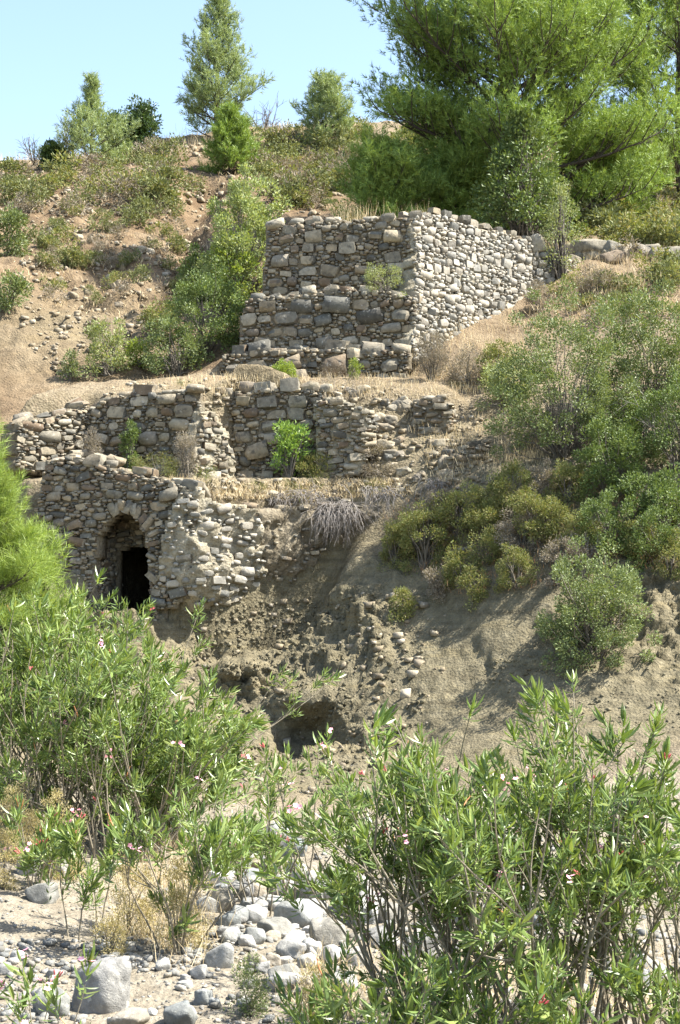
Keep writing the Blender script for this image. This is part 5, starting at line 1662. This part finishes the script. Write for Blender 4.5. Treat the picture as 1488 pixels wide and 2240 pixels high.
scatter_stones('pebbles', 'pale pebbles and gravel of the dry stream bed', 'pebbles', [(-40, 2060), (200, 2060), (420, 1850), (500, 1800), (1488, 1850), (1530, 2260), (-40, 2260)], 5600, (0.02, 0.11), PEBBLE, 700, dr=(6, 22), patchy=0.7)
scatter_stones('gravel', 'fine gravel on the sandy patch and bank foot', 'gravel', [(-40, 1900), (500, 1700), (900, 1650), (1488, 1800), (1530, 2260), (-40, 2260)], 4200, (0.012, 0.04), PEBBLE, 701, dr=(6, 23))
scatter_stones('clods', 'crumbled earth clods on the clay bank', 'clods', [(380, 1340), (830, 1290), (960, 1420), (900, 1650), (700, 1760), (430, 1700)], 3600, (0.015, 0.09), CLAY, 702, 0.8, dr=(21, 28), patchy=1.1)
scatter_stones('bank_rubble', 'cobbles and chips embedded in the clay bank', 'rubble', [(380, 1340), (830, 1290), (1000, 1350), (950, 1600), (700, 1760), (430, 1700)], 420, (0.04, 0.18), SCREE, 707, 0.7, dr=(21, 28), patchy=0.8)
scatter_stones('clods', 'crumbled earth clods on the bank under the hanging scrub oak', 'clods', [(1400, 1280), (1500, 1280), (1500, 1600), (1200, 1560), (1000, 1480), (1150, 1400)], 700, (0.015, 0.06), CLAY, 703, 0.75, dr=(19, 26), patchy=1.1)
scatter_stones('scree_rubble', 'small pale rubble spread over the scree slope', 'rubble', [(0, 400), (240, 420), (450, 400), (460, 600), (340, 680), (280, 780), (150, 840), (60, 780), (30, 600)], 2300, (0.02, 0.17), SCREE, 704, 0.7, dr=(30, 60), patchy=0.35)
scatter_stones('hill_rubble', 'scattered small stones on the upper hillside', 'rubble', [(0, 370), (400, 320), (800, 280), (820, 400), (700, 470), (400, 470), (0, 470)], 900, (0.05, 0.25), SCREE, 705, 0.7, dr=(30, 66))
scatter_stones('rubble', 'small loose rubble strewn over the ruin ledges', 'rubble', [(200, 840), (500, 830), (860, 850), (1060, 900), (1080, 1060), (900, 1090), (470, 1095), (450, 1060)], 1500, (0.03, 0.15), SCREE, 706, 0.6, dr=(26, 34))

def grass(name, label, where, n_per, h, seed, mat=STRAW, wid=0.006, lean=0.5, cat='grass', spread=0.12):
    rng = np.random.default_rng(seed)
    c = np.array(where)
    k = np.repeat(np.arange(len(c)), n_per)
    pos = c[k] + rng.normal(0, spread, (len(k), 3)) * [1, 1, 0]
    L = h * rng.uniform(0.5, 1.15, len(k))
    a = rng.uniform(0, 2 * math.pi, len(k)); ln = rng.uniform(0.1, 1.0, len(k)) * lean
    d = unit(np.stack([np.cos(a) * ln, np.sin(a) * ln, np.ones(len(k))], 1))
    tv = T3([[-0.5, 0, 0], [0.5, 0, 0], [-0.35, 0.55, 0.05], [0.35, 0.55, 0.05], [0, 1, 0.22]])
    tf = np.array([[0, 1, 3], [0, 3, 2], [2, 3, 4]])
    M = frames(d, rng, np.stack([np.full(len(k), wid), L, L], 1))
    v, f = bake(tv, tf, M, pos)
    return tag(obj(name, mesh_data(name, v, f, mat, False)), label, cat, kind='stuff')
def spots(poly, n, seed, dr=(0, 200), lift=-0.01):
    rng = np.random.default_rng(seed)
    o = []
    for q in scatter_px(poly, n, rng):
        p = hit(*q)
        if p is not None and dr[0] < p[1] < dr[1]: o.append(p + [0, 0, lift])
    return o
grass('ridge_grass', 'dry golden grass along the ridge crest', spots([(-40, 335), (350, 300), (600, 262), (800, 262), (800, 300), (600, 310), (350, 345), (-40, 385)], 420, 710, (50, 75)), 14, 0.4, 711, wid=0.012, spread=0.3)
grass('ledge_grass', 'dry straw grass on the ledge below the tower steps', spots([(200, 855), (330, 835), (480, 825), (900, 825), (1080, 820), (1050, 880), (860, 875), (500, 868)], 240, 712, (28, 34)), 12, 0.17, 713, spread=0.15)
grass('room_grass', 'dry straw grass on the room floor', spots([(200, 1010), (440, 1050), (520, 1060), (880, 1050), (900, 1085), (700, 1095), (470, 1095), (330, 1040)], 260, 714, (26, 30)), 14, 0.13, 715, spread=0.16, lean=1.1)
grass('slope_grass', 'pinkish dry grass on the slope above the bank scrub', spots([(880, 880), (1060, 900), (1200, 980), (1200, 1060), (1080, 1050), (960, 1060)], 170, 716, (26, 32)), 11, 0.2, 717, spread=0.14)
grass('corner_grass', 'dry grass at the foot of the sunlit tower flank', spots([(900, 740), (1130, 690), (1200, 700), (1150, 830), (900, 840)], 120, 718, (29, 36)), 12, 0.34, 719, spread=0.15)
grass('slope_grass', 'dry grass bank beyond the fallen blocks', spots([(1260, 560), (1500, 540), (1500, 640), (1270, 650)], 120, 720, (32, 42)), 10, 0.3, 721, spread=0.2)
RUST = leaf_mat('rusty_litter', [(0.20, 0.10, 0.05), (0.26, 0.15, 0.08), (0.30, 0.21, 0.12)], 0.2, 0.8, 0.1)
grass('bank_litter', 'rust brown dead grass and litter between the bank scrub', spots([(840, 1130), (1000, 1050), (1250, 1040), (1480, 1120), (1480, 1240), (1250, 1280), (1000, 1300), (900, 1240)], 420, 722, (24, 29)), 14, 0.13, 723, mat=RUST, lean=1.3, spread=0.15)
grass('hill_grass', 'sparse dry grass and litter over the hillside', spots([(-40, 400), (400, 330), (820, 280), (820, 460), (560, 470), (420, 620), (320, 700), (120, 680), (-40, 560)], 520, 724, (31, 62)), 9, 0.16, 725, wid=0.012, lean=1.2, spread=0.22)
grass('hill_grass', 'dry grass and litter on the slope past the tower', spots([(1130, 700), (1260, 600), (1500, 430), (1500, 690), (1250, 720)], 260, 726, (29, 48)), 9, 0.2, 727, wid=0.01, lean=1.0, spread=0.2)
# tower top grass
rng = np.random.default_rng(730)
tops = []
for k in range(60):
    px = rng.uniform(740, 960); dd = rng.uniform(32.7, 33.6)
    x, y = XY(px, dd); tops.append((x, y, TOWER_TOP_Z - 0.15))
grass('tower_grass', 'tall dry grass tufts on the tower top', tops[:34], 6, 0.62, 731, wid=0.008, spread=0.06)
# streamside thatch
grass('thatch', 'dry straw thatch round the slim oleander stems', spots([(230, 1880), (420, 1830), (470, 2000), (420, 2110), (280, 2080)], 90, 732, (8, 18)), 12, 0.35, 733, lean=0.8, wid=0.005, spread=0.1)
grass('thatch', 'dry leaf litter and straw under the big oleander clump', spots([(650, 2100), (1488, 2080), (1488, 2240), (650, 2240)], 160, 734, (8, 14)), 10, 0.3, 735, lean=1.2, wid=0.005, spread=0.12)
DRYWEED = leaf_mat('dry_weed_leaves', [(0.24, 0.21, 0.10), (0.33, 0.28, 0.15), (0.40, 0.34, 0.2)], 0.25, 0.7, 0.1)
weeds = [(40, 1690, 1770, 130, 16.0, 'straw green weed patch under the oleander thicket edge'), (140, 1700, 1790, 120, 15.6, 'straw green weed patch beside the tan rounded boulder'), (20, 1790, 1880, 90, 14.6, 'dry brownish weed patch behind the lichen spotted boulder'),
         (290, 1850, 1990, 130, 13.4, 'dry weed clump behind the thin oleander stems'), (400, 1850, 2080, 160, 13.0, 'dry tangled weed clump at the foot of the slim oleander'), (250, 1960, 2060, 90, 12.6, 'low dry weed clump at the edge of the sandy patch'), (545, 2080, 2200, 90, 11.2, 'wispy grey green weed in front of the flat white boulder'), (700, 2080, 2200, 100, 10.9, 'dry weed tuft under the edge of the big oleander clump')]
for k, (px, top, bs, w, d, lab) in enumerate(weeds):
    shrub_px('weed_clump', lab, px, top, bs, w, 740 + k, DRYWEED if k != 6 else SCRUB_OAK, d=d, leaf=0.022, wid=0.35, clump=0.10, dens=1.2, per=60, low=0.0, twig_r=0.004, cat='plant', up=0.8)
